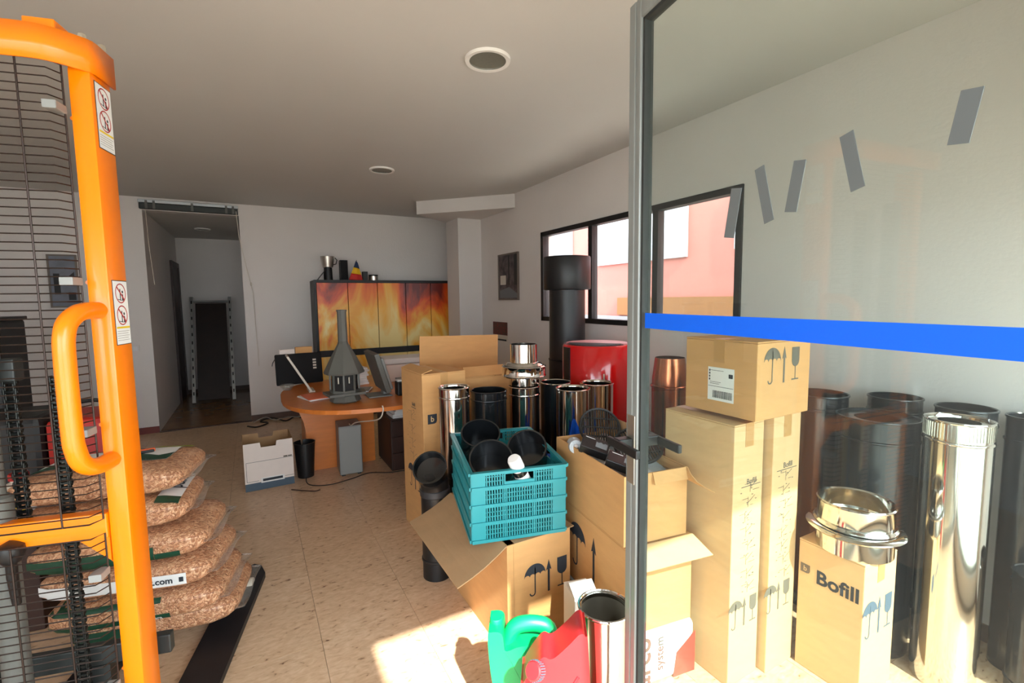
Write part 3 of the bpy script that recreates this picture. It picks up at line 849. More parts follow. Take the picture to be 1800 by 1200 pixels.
def pr_top(t):
    patch_top('printed_panel', -.29, .21, -.05, .19, 'paper', t)
    patch_top('printed_trees', -.29, .21, -.05, .10, 'dgreen', t, .0055, lambda u: .01 + .06 * abs(math.sin(7 * u)) * (.5 + u * .6))
    patch_top('printed_corner', .09, .25, .155, .188, 'lime', t, .0055)
    patch_top('printed_corner', -.14, .05, .15, .175, 'dgreen', t, .006)
def pr_second(t):
    patch_front('printed_panel', -.29, .16, -.03, .05, 'paper', t)
    for i, (xx, zz, ww) in enumerate(((.07, .033, .11), (.06, .018, .15), (.06, .008, .15), (.05, -.006, .11), (.04, -.016, .09))):
        patch_front('printed_line', xx - ww / 2, xx + ww / 2, zz, zz + (.007 if i == 0 else .0022), 'ink_grey', t, .0055, 4)
    e = patch_top('printed_side', .19, .275, -.13, .16, 'paper', t, .005)
    patch_top('printed_green', .19, .275, -.185, -.13, 'dgreen', t, .005)
    lettering('printed_word', 'pellet', .075, (.235, .04, 0), (0, 1, 0), (-1, 0, 0), 'ink', e, .001, lambda p: Vector((p.x, p.y, bag_z(p.x, p.y) + .0075)))
def pr_mid(t):
    patch_front('printed_panel', -.29, .13, -.045, .015, 'dgreen', t)
    patch_front('printed_panel', .132, .22, -.045, -.015, 'dgreen', t)
    lettering('printed_word', 'madera', .03, (.06, 0, -.004), (1, 0, 0), (0, 0, 1), 'paper', t, .0004, lambda p: Vector((p.x, bag_y(p.x, p.z) - .0065, p.z)))
def pr_url(t):
    patch_front('printed_strip', -.29, .23, -.03, .018, 'paper', t)
    lettering('printed_word', 'pellet.com', .036, (.108, 0, -.006), (1, 0, 0), (0, 0, 1), 'ink', t, .0009, lambda p: Vector((p.x, bag_y(p.x, p.z) - .0065, p.z)))
    patch_front('printed_marks', .205, .221, -.016, .004, 'ink', t, .006, 3)
def pr_low(t):
    patch_front('printed_panel', -.29, .13, -.045, -.018, 'dgreen', t)
    patch_front('printed_panel', -.29, .10, .028, .046, 'dgreen', t)
    lettering('printed_word', 'madera', .022, (.07, 0, -.032), (1, 0, 0), (0, 0, 1), 'paper', t, .0003, lambda p: Vector((p.x, bag_y(p.x, p.z) - .0065, p.z)))
def pr_none(t):
    patch_front('printed_panel', -.29, -.05, -.02, .02, 'dgreen', t)
BZ = [.143 + .1205 * k for k in range(6)]
bag('lowest pellet bag, lying directly on the black forks', -.40, 2.58, BZ[0], -11, pr_none)
bag('pellet bag second from the forks, with a small green panel low on its side', -.44, 2.50, BZ[1], -13, pr_low)
bag('pellet bag third from the forks, with a white web-address strip on its side', -.46, 2.52, BZ[2], -16, pr_url)
bag('pellet bag fourth from the forks, with a green panel along its near edge', -.49, 2.53, BZ[3], -11, pr_mid)
bag('pellet bag second from the top, with white text panel and white printed end', -.57, 2.58, BZ[4], -6, pr_second)
bag('topmost pellet bag of the stack, with white and green tree print', -.57, 2.66, BZ[5], -12, pr_top)
t = thing('utility_knife', 'orange and black folding knife lying on the top pellet bag', 'knife', (-.50, 2.72, .814), R(12))
part('handle', MB().box((0, 0, 0), (.13, .028, .014), .005), 'orange_tool', t)
part('grip', MB().box((0, -.018, -.001), (.12, .012, .012), .004), 'cab_black', t)
part('blade', MB().prism([(-.10, -.008), (-.062, -.01), (-.062, .010), (-.10, .004)], (0, 0, -.001), (1, 0, 0), (0, 1, 0), .002), 'zinc', t)

# ================================================================== BACK OF THE ROOM
# cabinet with a printed fire picture over its doors
cab = thing('fire_print_cabinet', 'long black cabinet whose doors carry a printed picture of flames', 'cabinet', (0, 0, 0))
CY = 6.30
part('carcass', MB().b2(.69, 2.60, CY + .02, YB - .005, .0, 1.77, .004), 'cab_black', cab)
part('front_rail', MB().b2(.69, 2.60, CY - .004, CY + .02, 1.738, 1.772), 'cab_black', cab)
part('front_rail', MB().b2(.69, 2.60, CY - .004, CY + .02, .805, .882), 'cab_black', cab)
part('side_post', MB().b2(.69, .714, CY - .004, CY + .02, 0, 1.738), 'cab_black', cab)
xs = [.716, 1.088, 1.462, 1.838, 2.19, 2.56]
for z0, z1 in ((.885, 1.735), (.10, .802)):
    for a, b in zip(xs, xs[1:]):
        part('door', MB().b2(a + .004, b - .004, CY - .012, CY + .018, z0, z1, .002), 'fire', cab)
part('plinth', MB().b2(.70, 2.59, CY + .02, CY + .06, 0, .1), 'cab_black', cab)
CT = 1.772
t = thing('metal_bucket', 'small tapered steel pot on a black stand atop the fire cabinet', 'pot', (.885, 6.46, CT))
part('stand', MB().lathe([(0, 0), (.055, 0), (.05, .16), (.04, .165), (0, .165)], 24), 'cab_black', t, True)
part('pot', MB().lathe([(0, .168), (.062, .168), (.085, .30), (.088, .302), (.083, .302), (.06, .175), (0, .175)], 32), 'steel_worn', t, True)
part('handle', MB().tube([(.06, 0, .20), (.10, 0, .21), (.115, 0, .26), (.09, 0, .29)], .006, 8), 'cab_black', t, True)
part('tilted_lid', MB().box((-.085, 0, .065), (.006, .11, .16), .002, Matrix.Rotation(R(38), 3, 'Y')), 'cab_black', t)
t = thing('speaker_tower', 'slim black speaker box beside the flag on the cabinet', 'speaker', (1.075, 6.46, CT))
part('housing', MB().b2(-.048, .048, -.05, .05, 0, .26, .006), 'cab_black', t)
part('grille', MB().b2(-.042, .042, -.053, -.0502, .01, .25, .001), 'black_cloth', t)
t = thing('table_flag', 'small blue, yellow and red flag drooping on the cabinet', 'flag', (1.225, 6.45, CT))
part('pole', MB().tube([(.02, .012, 0), (.02, .012, .27)], .003, 6), 'cab_black', t)
for m, za, zb in (('flag_blue', .165, .245), ('flag_yellow', .085, .165), ('flag_red', .0, .085)):
    mb = MB()
    def ff(u, v, za=za, zb=zb):
        z = za + (zb - za) * v
        w = .012 + .17 * (1 - z / .26)
        return (.02 + (u - .5) * w - .02 * (1 - z / .26), .006 * math.sin(u * 9) - .008, max(.002, z - .02 * (u - .5)))
    mb.grid(ff, 10, 4)
    solid('stripe', mb, m, t, .002, True)
t = thing('small_black_box', 'small black gadget box behind the flag on the cabinet', 'box', (1.345, 6.46, CT))
part('body', MB().b2(-.032, .032, -.03, .03, 0, .11, .003), 'cab_black', t)
part('lid', MB().b2(-.033, .033, -.031, .031, .1105, .118, .002), 'black_satin', t)
t = thing('tin', 'low round metal tin on the cabinet', 'tin', (1.455, 6.46, CT))
part('body', MB().lathe([(0, 0), (.058, 0), (.058, .06), (0, .06)], 28), 'steel_worn', t, True)
part('lid', MB().lathe([(0, .078), (.058, .078), (.06, .074), (.06, .061), (0, .061)], 28), 'black_satin', t, True)

# desk
dk = thing('desk', 'orange wood veneer desk with rounded end and waisted panel leg', 'desk', (0, 0, 0))
outline = [(1.95, 5.0), (1.95, 3.46)]
cx, cyy, rx, ry = .98, 4.22, .81, .80
outline = [(1.95, 3.46), (1.95, 5.0)]
for k in range(0, 25):
    a = R(90 + 180 * k / 24)
    ex = .75
    outline.append((cx + rx * math.copysign(abs(math.cos(a)) ** ex, math.cos(a)), cyy + ry * math.copysign(abs(math.sin(a)) ** ex, math.sin(a)) if a < R(180) else cyy + (.80) * math.copysign(abs(math.sin(a)) ** ex, math.sin(a))))
part('desktop', MB().prism(outline, (0, 0, .692), (1, 0, 0), (0, 1, 0), .030), 'wood_orange', dk)
leg = [(.30, 0), (.95, 0), (.95, .690), (.235, .690), (.29, .60), (.345, .45), (.365, .33), (.355, .2), (.33, .08)]
part('panel_leg', MB().prism(leg, (0, 4.46, 0), (1, 0, 0), (0, 0, 1), .028), 'wood_orange', dk)
part('side_panel', MB().prism([(4.47, 0), (4.86, 0), (4.86, .69), (4.47, .69)], (.36, 0, 0), (0, 1, 0), (0, 0, 1), .025), 'wood_orange', dk)
part('side_panel', MB().b2(1.86, 1.89, 3.7, 4.8, 0, .69), 'wood_orange', dk)
DT = .7225
t = thing('desktop_computer', 'grey computer tower standing before the desk leg', 'computer', (.69, 4.27, 0), R(-3))
part('case', MB().b2(-.094, .094, -.13, .13, .012, .435, .006), 'grey_plastic', t)
part('front_panel', MB().b2(-.088, .088, -.137, -.1305, .02, .428, .003), 'grey_plastic', t)
part('foot', MB().b2(-.08, -.05, -.12, .12, 0, .0118), 'cab_black', t)
part('foot', MB().b2(.05, .08, -.12, .12, 0, .0118), 'cab_black', t)
# fireplace model
t = thing('fireplace_model', 'dark grey octagonal fireplace model with tall chimney on the desk', 'fireplace model', (.604, 3.80, DT), R(10))
def octa(mb, prof, seg=8):
    return mb.lathe(prof, seg, Matrix.Rotation(R(22.5), 4, 'Z'))
part('foot', octa(MB(), [(0, 0), (.10, 0), (.118, .012), (.10, .055), (.085, .06), (0, .06)]), 'grey_dark', t)
part('plinth_slab', MB().prism([(-.15, -.10), (.12, -.12), (.16, .02), (.12, .12), (-.14, .10)], (0, 0, .061), (1, 0, 0), (0, 1, 0), .018), 'grey_dark', t)
part('hearth', octa(MB(), [(0, .08), (.112, .08), (.112, .097), (0, .097)]), 'grey_dark', t)
fb = part('firebox', octa(MB(), [(0, .098), (.096, .098), (.096, .222), (0, .222)]), 'cab_black', t)
for k in range(8):
    a = 2 * math.pi * (k + .5) / 8
    part('glazing_bar', MB().box((.106 * math.cos(a), .106 * math.sin(a), .16), (.014, .014, .124), .002, Matrix.Rotation(a, 3, 'Z')), 'grey_dark', fb)
for k in (5, 6):
    a = 2 * math.pi * k / 8
    part('handle', MB().box((.103 * math.cos(a), .103 * math.sin(a), .18), (.008, .010, .05), .002, Matrix.Rotation(a, 3, 'Z')), 'zinc', fb)
part('hood', octa(MB(), [(0, .223), (.148, .223), (.152, .235), (.09, .36), (.042, .45), (.036, .47), (0, .47)]), 'grey_dark', t)
part('chimney', octa(MB(), [(0, .47), (.036, .471), (.034, .70), (.0, .70)]), 'grey_dark', t)
part('chimney_cap', octa(MB(), [(0, .7005), (.038, .7005), (.038, .714), (.0, .716)]), 'grey_dark', t)
# sleeve, panels, papers
t = thing('laptop_sleeve', 'black zipped laptop sleeve leaning at the back of the desk', 'laptop sleeve', (.37, 4.82, DT), R(5))
part('cover', MB().box((0, .035, .148), (.41, .028, .29), .012, Matrix.Rotation(R(-8), 3, 'X'), 3), 'black_cloth', t, True)
wp = MB()
for k in range(4):
    zc_ = .225 - .026 * k
    wp.box((.135, .0345 - .0165 + (zc_ - .148) * .14, zc_), (.030, .0012, .016), 0, Matrix.Rotation(R(-8), 3, 'X'))
part('white_print', wp, 'off_white', t)
part('zip_pull', MB().tube([(-.205, .04, .25), (-.225, .03, .22), (-.232, .03, .19)], .004, 6), 'black_satin', t)
t = thing('photo_panel', 'thin white panel standing tilted among the papers on the desk', 'panel', (.415, 4.44, DT))
part('board', MB().box((-.088, 0, .165), (.018, .20, .36), .004, Matrix.Rotation(R(-29), 3, 'Y')), 'off_white', t)
part('edge_foot', MB().b2(-.02, .03, -.10, .10, 0, .012, .003), 'off_white', t)
for nm, lab, c, s, m in (('small_carton', 'small white carton behind the laptop sleeve', (.27, 4.925, .165), (.13, .06, .33), 'white_card'), ('small_carton', 'small brown carton behind the white one and the sleeve', (.42, 4.95, .17), (.15, .06, .345), 'cardboard')):
    t = thing(nm, lab, 'box', (c[0], c[1], DT))
    part('carton', MB().b2(-s[0] / 2, s[0] / 2, -s[1] / 2, s[1] / 2, 0, s[2], .002), m, t)
    part('top_flap', MB().b2(-s[0] / 2, s[0] / 2, -s[1] / 2, 0, s[2] + .0002, s[2] + .002), m, t)
def sheets(name, label, loc, rz, w, d, h, m, n=3):
    t = thing(name, label, 'papers', loc, R(rz))
    for k in range(n):
        o = part('sheet', MB().box((random.uniform(-.01, .01), random.uniform(-.01, .01), h * (k + .5) / n), (w, d, h / n * .9), 0, Matrix.Rotation(R(random.uniform(-5, 5)), 3, 'Z')), m if k == n - 1 else 'paper', t)
    return t
sheets('folder', 'bright orange folder lying on the desk left of the fireplace model', (.43, 4.09, DT), 12, .21, .26, .016, 'orange_tool', 3)
sheets('magazines', 'grey magazines sticking out behind the fireplace model', (.80, 4.20, DT), -24, .17, .20, .014, 'grey_plastic', 4)
sheets('paper_pile', 'pile of white papers behind the fireplace model', (.80, 4.60, DT), 9, .20, .28, .16, 'paper', 8)
t = thing('glass_dish', 'small clear dish of trinkets before the laptop sleeve', 'dish', (.24, 4.57, DT))
part('dish', MB().lathe([(0, 0), (.03, 0), (.055, .035), (.058, .05), (.052, .05), (.028, .006), (0, .006)], 24), 'film', t, True)
part('trinket', MB().box((0, 0, .03), (.05, .03, .025), .008), 'grey_plastic', t)
# monitor seen edge-on
t = thing('monitor', 'grey flat monitor seen edge-on near the tall cardboard box', 'monitor', (.90, 3.86, DT), R(0))
part('screen', MB().box((-.012, .08, .20), (.040, .40, .33), .006, Matrix.Rotation(R(-16), 3, 'Y')), 'grey_dark', t)
part('back_cover', MB().box((.026, .08, .19), (.030, .34, .27), .01, Matrix.Rotation(R(-16), 3, 'Y')), 'grey_plastic', t)
part('stand_neck', MB().box((.035, .06, .055), (.035, .09, .11), .004), 'grey_plastic', t)
part('stand_foot', MB().box((-.02, .04, .006), (.19, .20, .010), .004), 'grey_plastic', t)
t = thing('printer', 'white office printer at the far right of the desk', 'printer', (1.34, 4.60, DT), R(-4))
part('body', MB().b2(-.28, .28, -.16, .16, 0, .17, .012), 'white_card', t)
part('scanner_lid', MB().b2(-.285, .285, -.165, .165, .173, .225, .010), 'paper', t)
part('paper_tray', MB().b2(-.16, .16, -.27, -.162, .03, .045, .003), 'grey_plastic', t)
t = thing('desk_speaker', 'small black speaker beside the grey monitor', 'speaker', (1.07, 3.82, DT))
part('body', MB().b2(-.06, .06, -.05, .05, 0, .115, .01), 'cab_black', t)
part('top_cap', MB().b2(-.055, .0, -.03, .03, .1155, .128, .002), 'paper', t)
t = thing('drawer_unit', 'low dark drawer unit under the right of the desk', 'drawers', (1.25, 4.30, 0))
part('carcass', MB().b2(-.24, .24, -.25, .25, 0, .46, .004), 'wood_dark', t)
for k in range(3):
    dr = part('drawer', MB().b2(-.232, .232, -.266, -.2505, .02 + .146 * k, .158 + .146 * k, .003), 'wood_dark', t)
    part('knob', MB().box((0, -.272, .09 + .146 * k), (.08, .011, .012), .003), 'zinc', dr)
sheets('paper_pile', 'pile of white papers on the low drawer unit', (1.20, 4.20, .4605), 4, .30, .22, .08, 'white_card', 5)

# archive box on the floor
t = thing('archive_box', 'open white cardboard archive box with blue-grey base stripe and handle', 'archive box', (.052, 4.36, 0), R(2))
W, D, H = .355, .33, .385
nx = .06
part('front_panel', MB().prism([(-W / 2, 0), (W / 2, 0), (W / 2, H), (nx, H), (nx - .006, H - .04), (-nx + .006, H - .04), (-nx, H), (-W / 2, H)], (0, -D / 2 + .004, 0), (1, 0, 0), (0, 0, 1), .004), 'white_card', t)
part('back_panel', MB().prism([(-W / 2, 0), (W / 2, 0), (W / 2, H), (nx, H), (nx - .006, H - .04), (-nx + .006, H - .04), (-nx, H), (-W / 2, H)], (0, D / 2, 0), (1, 0, 0), (0, 0, 1), .004), 'cardboard_inside', t)
for s in (-1, 1):
    part('side_panel', MB().b2(s * W / 2 - .002, s * W / 2 + .002, -D / 2 + .0045, D / 2 - .0045, 0, H - .002), 'cardboard_inside', t)
part('base_panel', MB().b2(-W / 2 + .003, W / 2 - .003, -D / 2 + .005, D / 2 - .005, .001, .005), 'cardboard_inside', t)
part('base_stripe', MB().b2(-W / 2, W / 2, -D / 2 - .0008, -D / 2 - .0001, 0, .062), 'blue_grey', t)
hs = part('handle_plate', MB().box((.02, -D / 2 - .002, .075), (.17, .003, .04), .001), 'paper', t)
part('handle_slot', MB().box((.02, -D / 2 - .0042, .077), (.145, .0012, .020), 0), 'ink', hs)
ol = MB()
for x0, x1, z0, z1 in ((-.165, .175, .232, .2345), (-.165, -.1625, .075, .2345), (-.165, -.08, .075, .0775), (.11, .175, .078, .0805)):
    ol.b2(x0, x1, -D / 2 - .0007, -D / 2 - .0001, z0, z1)
part('printed_outline', ol, 'ink', t)
part('printed_title', MB().b2(.105, .135, -D / 2 - .0009, -D / 2 - .0001, .237, .249).b2(.138, .168, -D / 2 - .0009, -D / 2 - .0001, .238, .248), 'ink_grey', t)
t = thing('waste_bin', 'black plastic bin beside the white archive box', 'bin', (.335, 4.33, 0))
part('bin_body', MB().lathe([(0, .003), (.065, 0), (.085, .30), (.088, .302), (.083, .302), (.062, .006), (0, .006)], 28), 'black_satin', t, True)
part('grey_rod', MB().tube([(.0, -.02, .01), (-.03, -.05, .395)], .008, 8), 'steel_worn', t, True)
# floor cables
def cable(name, label, pts, r=.004, m='cable'):
    o = part(name, MB().tube(smooth_path(pts, 5), r, 6), m, None, True)
    tag(o, label, 'cable')
cable('floor_cable', 'black power cable looping before the desk leg', [(.40, 4.35, .006), (.33, 4.25, .006), (.34, 4.08, .006), (.48, 4.0, .006), (.66, 4.04, .006), (.82, 4.10, .006), (.98, 4.02, .006), (1.15, 4.0, .006)])
cable('floor_cable', 'short brown cable end beside the archive box', [(.20, 4.05, .006), (.28, 3.98, .006), (.36, 3.92, .006), (.40, 3.93, .006)], .004, 'wood_dark')
cable('floor_cable', 'tangled black cable along the back wall baseboard', [(-.12, 6.45, .008), (-.02, 6.35, .008), (.10, 6.5, .008), (.02, 6.62, .01), (.15, 6.66, .03), (.30, 6.5, .008), (.42, 6.62, .02), (.52, 6.5, .008), (.62, 6.2, .008), (.63, 5.3, .008)], .009)
cable('floor_cable', 'grey cable lying over the black one by the back wall', [(-.06, 6.56, .022), (.08, 6.60, .06), (.18, 6.52, .03), (.33, 6.60, .03), (.46, 6.54, .03), (.56, 6.6, .03)], .006, 'cable_grey')
cable('desk_cable', 'pale cable hanging from the desk edge to the computer', [(.80, 3.425, .735), (.80, 3.412, .70), (.78, 3.50, .62), (.70, 3.9, .52), (.69, 4.10, .45), (.69, 4.2, .44)], .005, 'off_white')

# ================================================================== LEFT, BEHIND THE STACKER
t = thing('red_machine', 'red and black wheeled machine behind the pellet bags', 'machine', (-1.02, 3.45, 0), R(-6))
part('black_body', MB().b2(-.30, .06, -.2, .2, .10, .93, .03), 'cab_black', t)
part('red_housing', MB().b2(.065, .34, -.19, .2, .50, .90, .03), 'red_dull', t)
part('red_leg', MB().prism([(.09, .30), (.15, .30), (.20, .495), (.13, .495)], (0, -.15, 0), (1, 0, 0), (0, 0, 1), .04), 'red_dull', t)
part('red_base', MB().b2(.08, .42, -.16, .2, .14, .28, .02), 'red_dull', t)
part('carry_handle', MB().tube(smooth_path([(.10, 0, .90), (.12, 0, .95), (.22, 0, .965), (.30, 0, .94), (.32, 0, .90)], 4), .011, 8), 'cab_black', t, True)
for s in (-1, 1):
    part('wheel', MB().lathe([(0, -.02), (.08, -.02), (.085, 0), (.08, .02), (0, .02)], 24, Matrix.Translation((s * .2 + .02, -.17, .085)) @ Matrix.Rotation(R(90), 4, 'Y')), 'cab_black', t, True)
t = thing('low_carton', 'low brown carton under the white jug by the pellet bags', 'box', (-1.10, 3.02, 0), R(-8))
part('body', MB().b2(-.17, .20, -.13, .13, 0, .50, .004), 'wood_dark', t)
part('lid', MB().b2(-.172, .202, -.132, .132, .5005, .515, .003), 'wood_dark', t)
t = thing('jug', 'white plastic jug with red cap and yellow label', 'jug', (-1.0, 3.0, .5155), R(-20))
part('body', MB().lathe([(0, 0), (.075, 0), (.085, .02), (.085, .10), (.06, .15), (.03, .165), (.03, .175), (0, .175)], 28), 'bottle_white', t, True)
part('label', MB().lathe([(.0862, .03), (.0862, .075)], 28), 'yellow', t, True)
part('cap', MB().lathe([(0, .205), (.034, .204), (.036, .2), (.036, .1755), (0, .1755)], 20), 'red_dull', t, True)
t = thing('display_stove', 'tall black stove standing by the left of the back wall', 'stove', (-1.72, 4.6, 0))
part('body', MB().b2(-.24, .24, -.22, .22, .05, 1.40, .02), 'black_satin', t)
part('door_frame', MB().b2(-.19, .19, -.235, -.2205, .55, 1.15, .006), 'dark_iron', t)
part('base', MB().b2(-.22, .22, -.2, .2, 0, .0495), 'cab_black', t)
part('top_plate', MB().b2(-.25, .25, -.23, .23, 1.4005, 1.425, .004), 'dark_iron', t)

# ================================================================== CARTONS
EX, EY, EZ = Vector((1, 0, 0)), Vector((0, 1, 0)), Vector((0, 0, 1))
NX, NY = -EX, -EY
def closed_box(name, label, loc, rz, w, d, h, m='cardboard', tape=True):
    """root at the middle of the base; front faces local -y, left faces local -x"""
    t = thing(name, label, 'cardboard box', loc, R(rz))
    part('body', MB().b2(-w / 2, w / 2, -d / 2, d / 2, 0, h - .006, .003), m, t)
    if d >= w:
        part('top_flap', MB().b2(-w / 2, -.0015, -d / 2, d / 2, h - .0055, h, .0015), m, t)
        part('top_flap', MB().b2(.0015, w / 2, -d / 2, d / 2, h - .0055, h, .0015), m, t)
        if tape:
            part('tape', MB().b2(-.024, .024, -d / 2 - .0005, d / 2 + .0005, h + .0001, h + .0006).b2(-.024, .024, -d / 2 - .0012, -d / 2 - .0004, h - .09, h + .0003), 'tape', t)
    else:
        part('top_flap', MB().b2(-w / 2, w / 2, -d / 2, -.0015, h - .0055, h, .0015), m, t)
        part('top_flap', MB().b2(-w / 2, w / 2, .0015, d / 2, h - .0055, h, .0015), m, t)
        if tape:
            part('tape', MB().b2(-w / 2 - .0005, w / 2 + .0005, -.024, .024, h + .0001, h + .0006).b2(-w / 2 - .0012, -w / 2 - .0004, -.024, .024, h - .09, h + .0003), 'tape', t)
    return t
def flap(t, hinge0, hinge1, out, length, m='cardboard', name='flap', taper=0.0, bow=0.0):
    """cardboard flap from the hinge edge, running 'out' (unit vector)"""
    a, b, o = Vector(hinge0), Vector(hinge1), Vector(out).normalized()
    e = (b - a)
    nrm = e.cross(o).normalized()
    mb = MB()
    mb.grid(lambda u, v: a + e * (u + taper * v * (0.5 - u)) + o * length * v + nrm * bow * math.sin(math.pi * v) , 4, 4)
    return solid(name, mb, m, t, .004)
def open_box(name, label, loc, rz, w, d, h, m='cardboard', rot=None):
    t = thing(name, label, 'cardboard box', loc, R(rz), rot=rot)
    th = .005
    for nm, b in (('front_panel', (-w / 2, w / 2, -d / 2, -d / 2 + th)), ('back_panel', (-w / 2, w / 2, d / 2 - th, d / 2)), ('side_panel', (-w / 2, -w / 2 + th, -d / 2 + th, d / 2 - th)), ('side_panel', (w / 2 - th, w / 2, -d / 2 + th, d / 2 - th))):
        part(nm, MB().b2(*b, 0, h), m, t)
    part('base_panel', MB().b2(-w / 2 + th, w / 2 - th, -d / 2 + th, d / 2 - th, 0, th), m, t)
    return t

# tall closed carton left of the steel pipes
t = closed_box('tall_carton', 'tall closed cardboard carton with square dark badge left of the steel pipes', (1.008, 2.905, 0), 3, .29, .375, 1.056)
logo_b(t, (-.085, -.1879, .775), EX, EZ, .060)
icons(t, (-.1456, -.02, .355), NY, EZ, .115, which=(umbrella, arrow_icon, goblet), gap=.6)
diagram(t, (-.1456, .02, .64), NY, EZ, .15, .36, seed=5)
lettering('printed_word', 'Bofill', .028, (-.1460, -.03, .845), NY, EZ, 'ink_grey', t, .0006)
part('printed_line', MB().b2(-.1464, -.1456, -.07, .01, .822, .826), 'ink_grey', t)
part('green_tag', MB().b2(.03, .04, -.1889, -.1879, .50, .62), 'lime', t)
flap(t, (-.145, -.187, 1.057), (-.145, .187, 1.057), (.9, 0, .28), .07, name='lifted_flap')
t = closed_box('carton', 'plain brown carton behind the black pipe, partly opened', (1.44, 3.07, 0), -2, .44, .46, .985, tape=False)
flap(t, (-.218, -.228, .987), (.218, -.228, .987), (.15, .75, .5), .10, name='lifted_flap')
o = part('cardboard_sheet', MB().box((1.405, 3.412, .615), (.66, .006, 1.215), 0, Matrix.Rotation(R(1.5), 3, 'Y')), 'cardboard')
tag(o, 'large flat cardboard sheet standing upright behind the cartons', 'cardboard sheet')

# open carton that carries the teal crate
t = open_box('open_carton', 'open flapped carton with umbrella, arrow and goblet marks under the teal crate', (1.015, 1.93, 0), 0, .315, .62, .497)
flap(t, (-.157, .31, .497), (-.157, -.31, .497), (-.93, -.12, -.36), .25, 'cardboard_inside', 'side_flap', bow=.01)
flap(t, (.157, -.31, .497), (.157, .31, .497), (.96, 0, .12), .022, 'cardboard_inside', 'side_flap')
flap(t, (-.12, -.31, .497), (.157, -.31, .497), (.0, .99, .004), .20, 'cardboard_inside', 'front_flap')
icons(t, (.045, -.3106, .305), EX, EZ, .105, gap=.66)
lettering('printed_word', 'Bofill', .095, (-.1580, -.08, .40), NY, EZ, 'ink', t, .0022)
ship_label(t, (-.1576, .11, .325), NY, EZ, .11, .15)
mbx = MB()
mbx.b2(-.005, .0, 0, .001, 0, .001)
part('score_line', MB().b2(-.128, -.126, -.3112, -.3102, .0, .49), 'tape', t)

# stack behind the door stile: printed sack, carton, open carton
SX, SYY, SR = 1.36, 1.50, -8
t = thing('printed_sack', 'white and red printed sack pressed under the umbrella-marked carton', 'sack', (SX, SYY, 0), R(SR))
part('body', MB().b2(-.165, .165, -.275, .275, 0, .215, .02), 'sack_white', t, True)
part('red_corner', MB().prism([(.06, 0), (.166, 0), (.166, .17), (.075, .10)], (0, -.2752, 0), EX, EZ, .001), 'sack_red', t)
lettering('printed_word', 'arco', .115, (-.085, -.2766, .10), EZ, NX, 'ink_grey', t, .002)
lettering('printed_word', 'system', .05, (-.005, -.2766, .12), EZ, NX, 'ink_grey', t, .0003)
t = closed_box('carton', 'carton with umbrella and arrow marks stacked on the printed sack', (SX, SYY, .216), SR, .31, .52, .35, tape=False)
icons(t, (-.1556, -.03, .17), NY, EZ, .15, which=(umbrella, arrow_icon), gap=.95)
flap(t, (-.155, -.26, .351), (.155, -.26, .351), (0.05, -.8, -.42), .10, 'cardboard_pale', 'front_flap', taper=-.1)
logo_b(t, (-.11, -.2606, .30), EX, EZ, .04)
BZ0 = .5665
t = open_box('open_carton', 'open torn carton holding vent grilles and bubble wrap', (SX - .01, SYY + .03, BZ0 + .004), SR, .29, .56, .27, 'cardboard')
flap(t, (.145, -.28, .27), (.145, -.05, .27), (.12, -.85, -.40), .14, 'cardboard', 'torn_flap', bow=.02)
flap(t, (.145, -.02, .27), (.145, .28, .27), (.2, .05, .95), .07, 'cardboard_inside', 'side_flap')
flap(t, (-.02, -.281, .27), (.135, -.281, .27), (0, -.35, -.93), .045, 'cardboard', 'folded_edge')
part('bubble_wrap', MB().grid(lambda u, v: ((u - .5) * .275, (v - .5) * .54, .205 + .03 * math.sin(9 * u + 3) * math.sin(11 * v) + .03 * u), 24, 40), 'bubblewrap', t, True)
# round grilles
def grille(label, loc, rot, r, slots):
    t = thing('vent_grille', label, 'vent grille', loc, rot=rot)
    n = 48; rim = MB()
    rim.lathe([(r * .90, 0), (r, 0), (r, .008), (r * .97, .012), (r * .90, .010)], n, closed=True)
    part('rim', rim, 'black_satin', t, True)
    if slots:
        k = int(2 * r * .9 / .011)
        for i in range(k):
            x = -r * .9 + (i + .5) * 2 * r * .9 / k
            hl = math.sqrt(max(0, (r * .905) ** 2 - x * x))
            if hl > .01:
                part('slat', MB().box((x, 0, .005), (.0055, 2 * hl, .007)), 'black_satin', t)
        for y in (-.45 * r, 0, .45 * r):
            hl = math.sqrt((r * .905) ** 2 - y * y)
            part('cross_bar', MB().box((0, y, .004), (2 * hl, .007, .006)), 'black_satin', t)
    else:
        part('disc', MB().lathe([(0, .003), (r * .905, .003), (r * .905, .008), (0, .008)], 40), 'black_satin', t)
        ho = MB()
        for i in range(-6, 7):
            for j in range(-6, 7):
                if i * i + j * j < 36:
                    ho.box((i * r * .13, j * r * .13, .0084), (r * .05, r * .05, .001))
        part('perforation', ho, 'grey_plastic', t, kind='stuff')
    return t
grille('black slotted round vent grille lying on the bubble wrap', (1.415, 1.46, .868), (R(28), R(-6), R(-25)), .105, True)
grille('black perforated round vent grille half hidden behind the door stile', (1.42, 1.72, .885), (R(52), R(4), R(-30)), .10, True)
def packet(label, loc, rot, s):
    t = thing('black_packet', label, 'packet', loc, rot=rot)
    part('carton', MB().box((0, 0, 0), s, .003), 'black_satin', t)
    part('white_print', MB().prism([(-.02, -.02), (.03, -.02), (.03, .015), (.02, .02), (.01, .012), (0, .02), (-.01, .012), (-.02, .016)], (s[0] * .18, 0, s[2] / 2 + .0002), EX, EY, .0005), 'facade_grey', t)
    part('white_line', MB().b2(-s[0] * .4, -s[0] * .05, s[1] * .30, s[1] * .34, s[2] / 2 + .0002, s[2] / 2 + .0007), 'paper', t)
packet('black packet with white print lying at the near rim of the open carton', (1.275, 1.40, .835), (R(12), R(16), R(-48)), (.13, .08, .035))
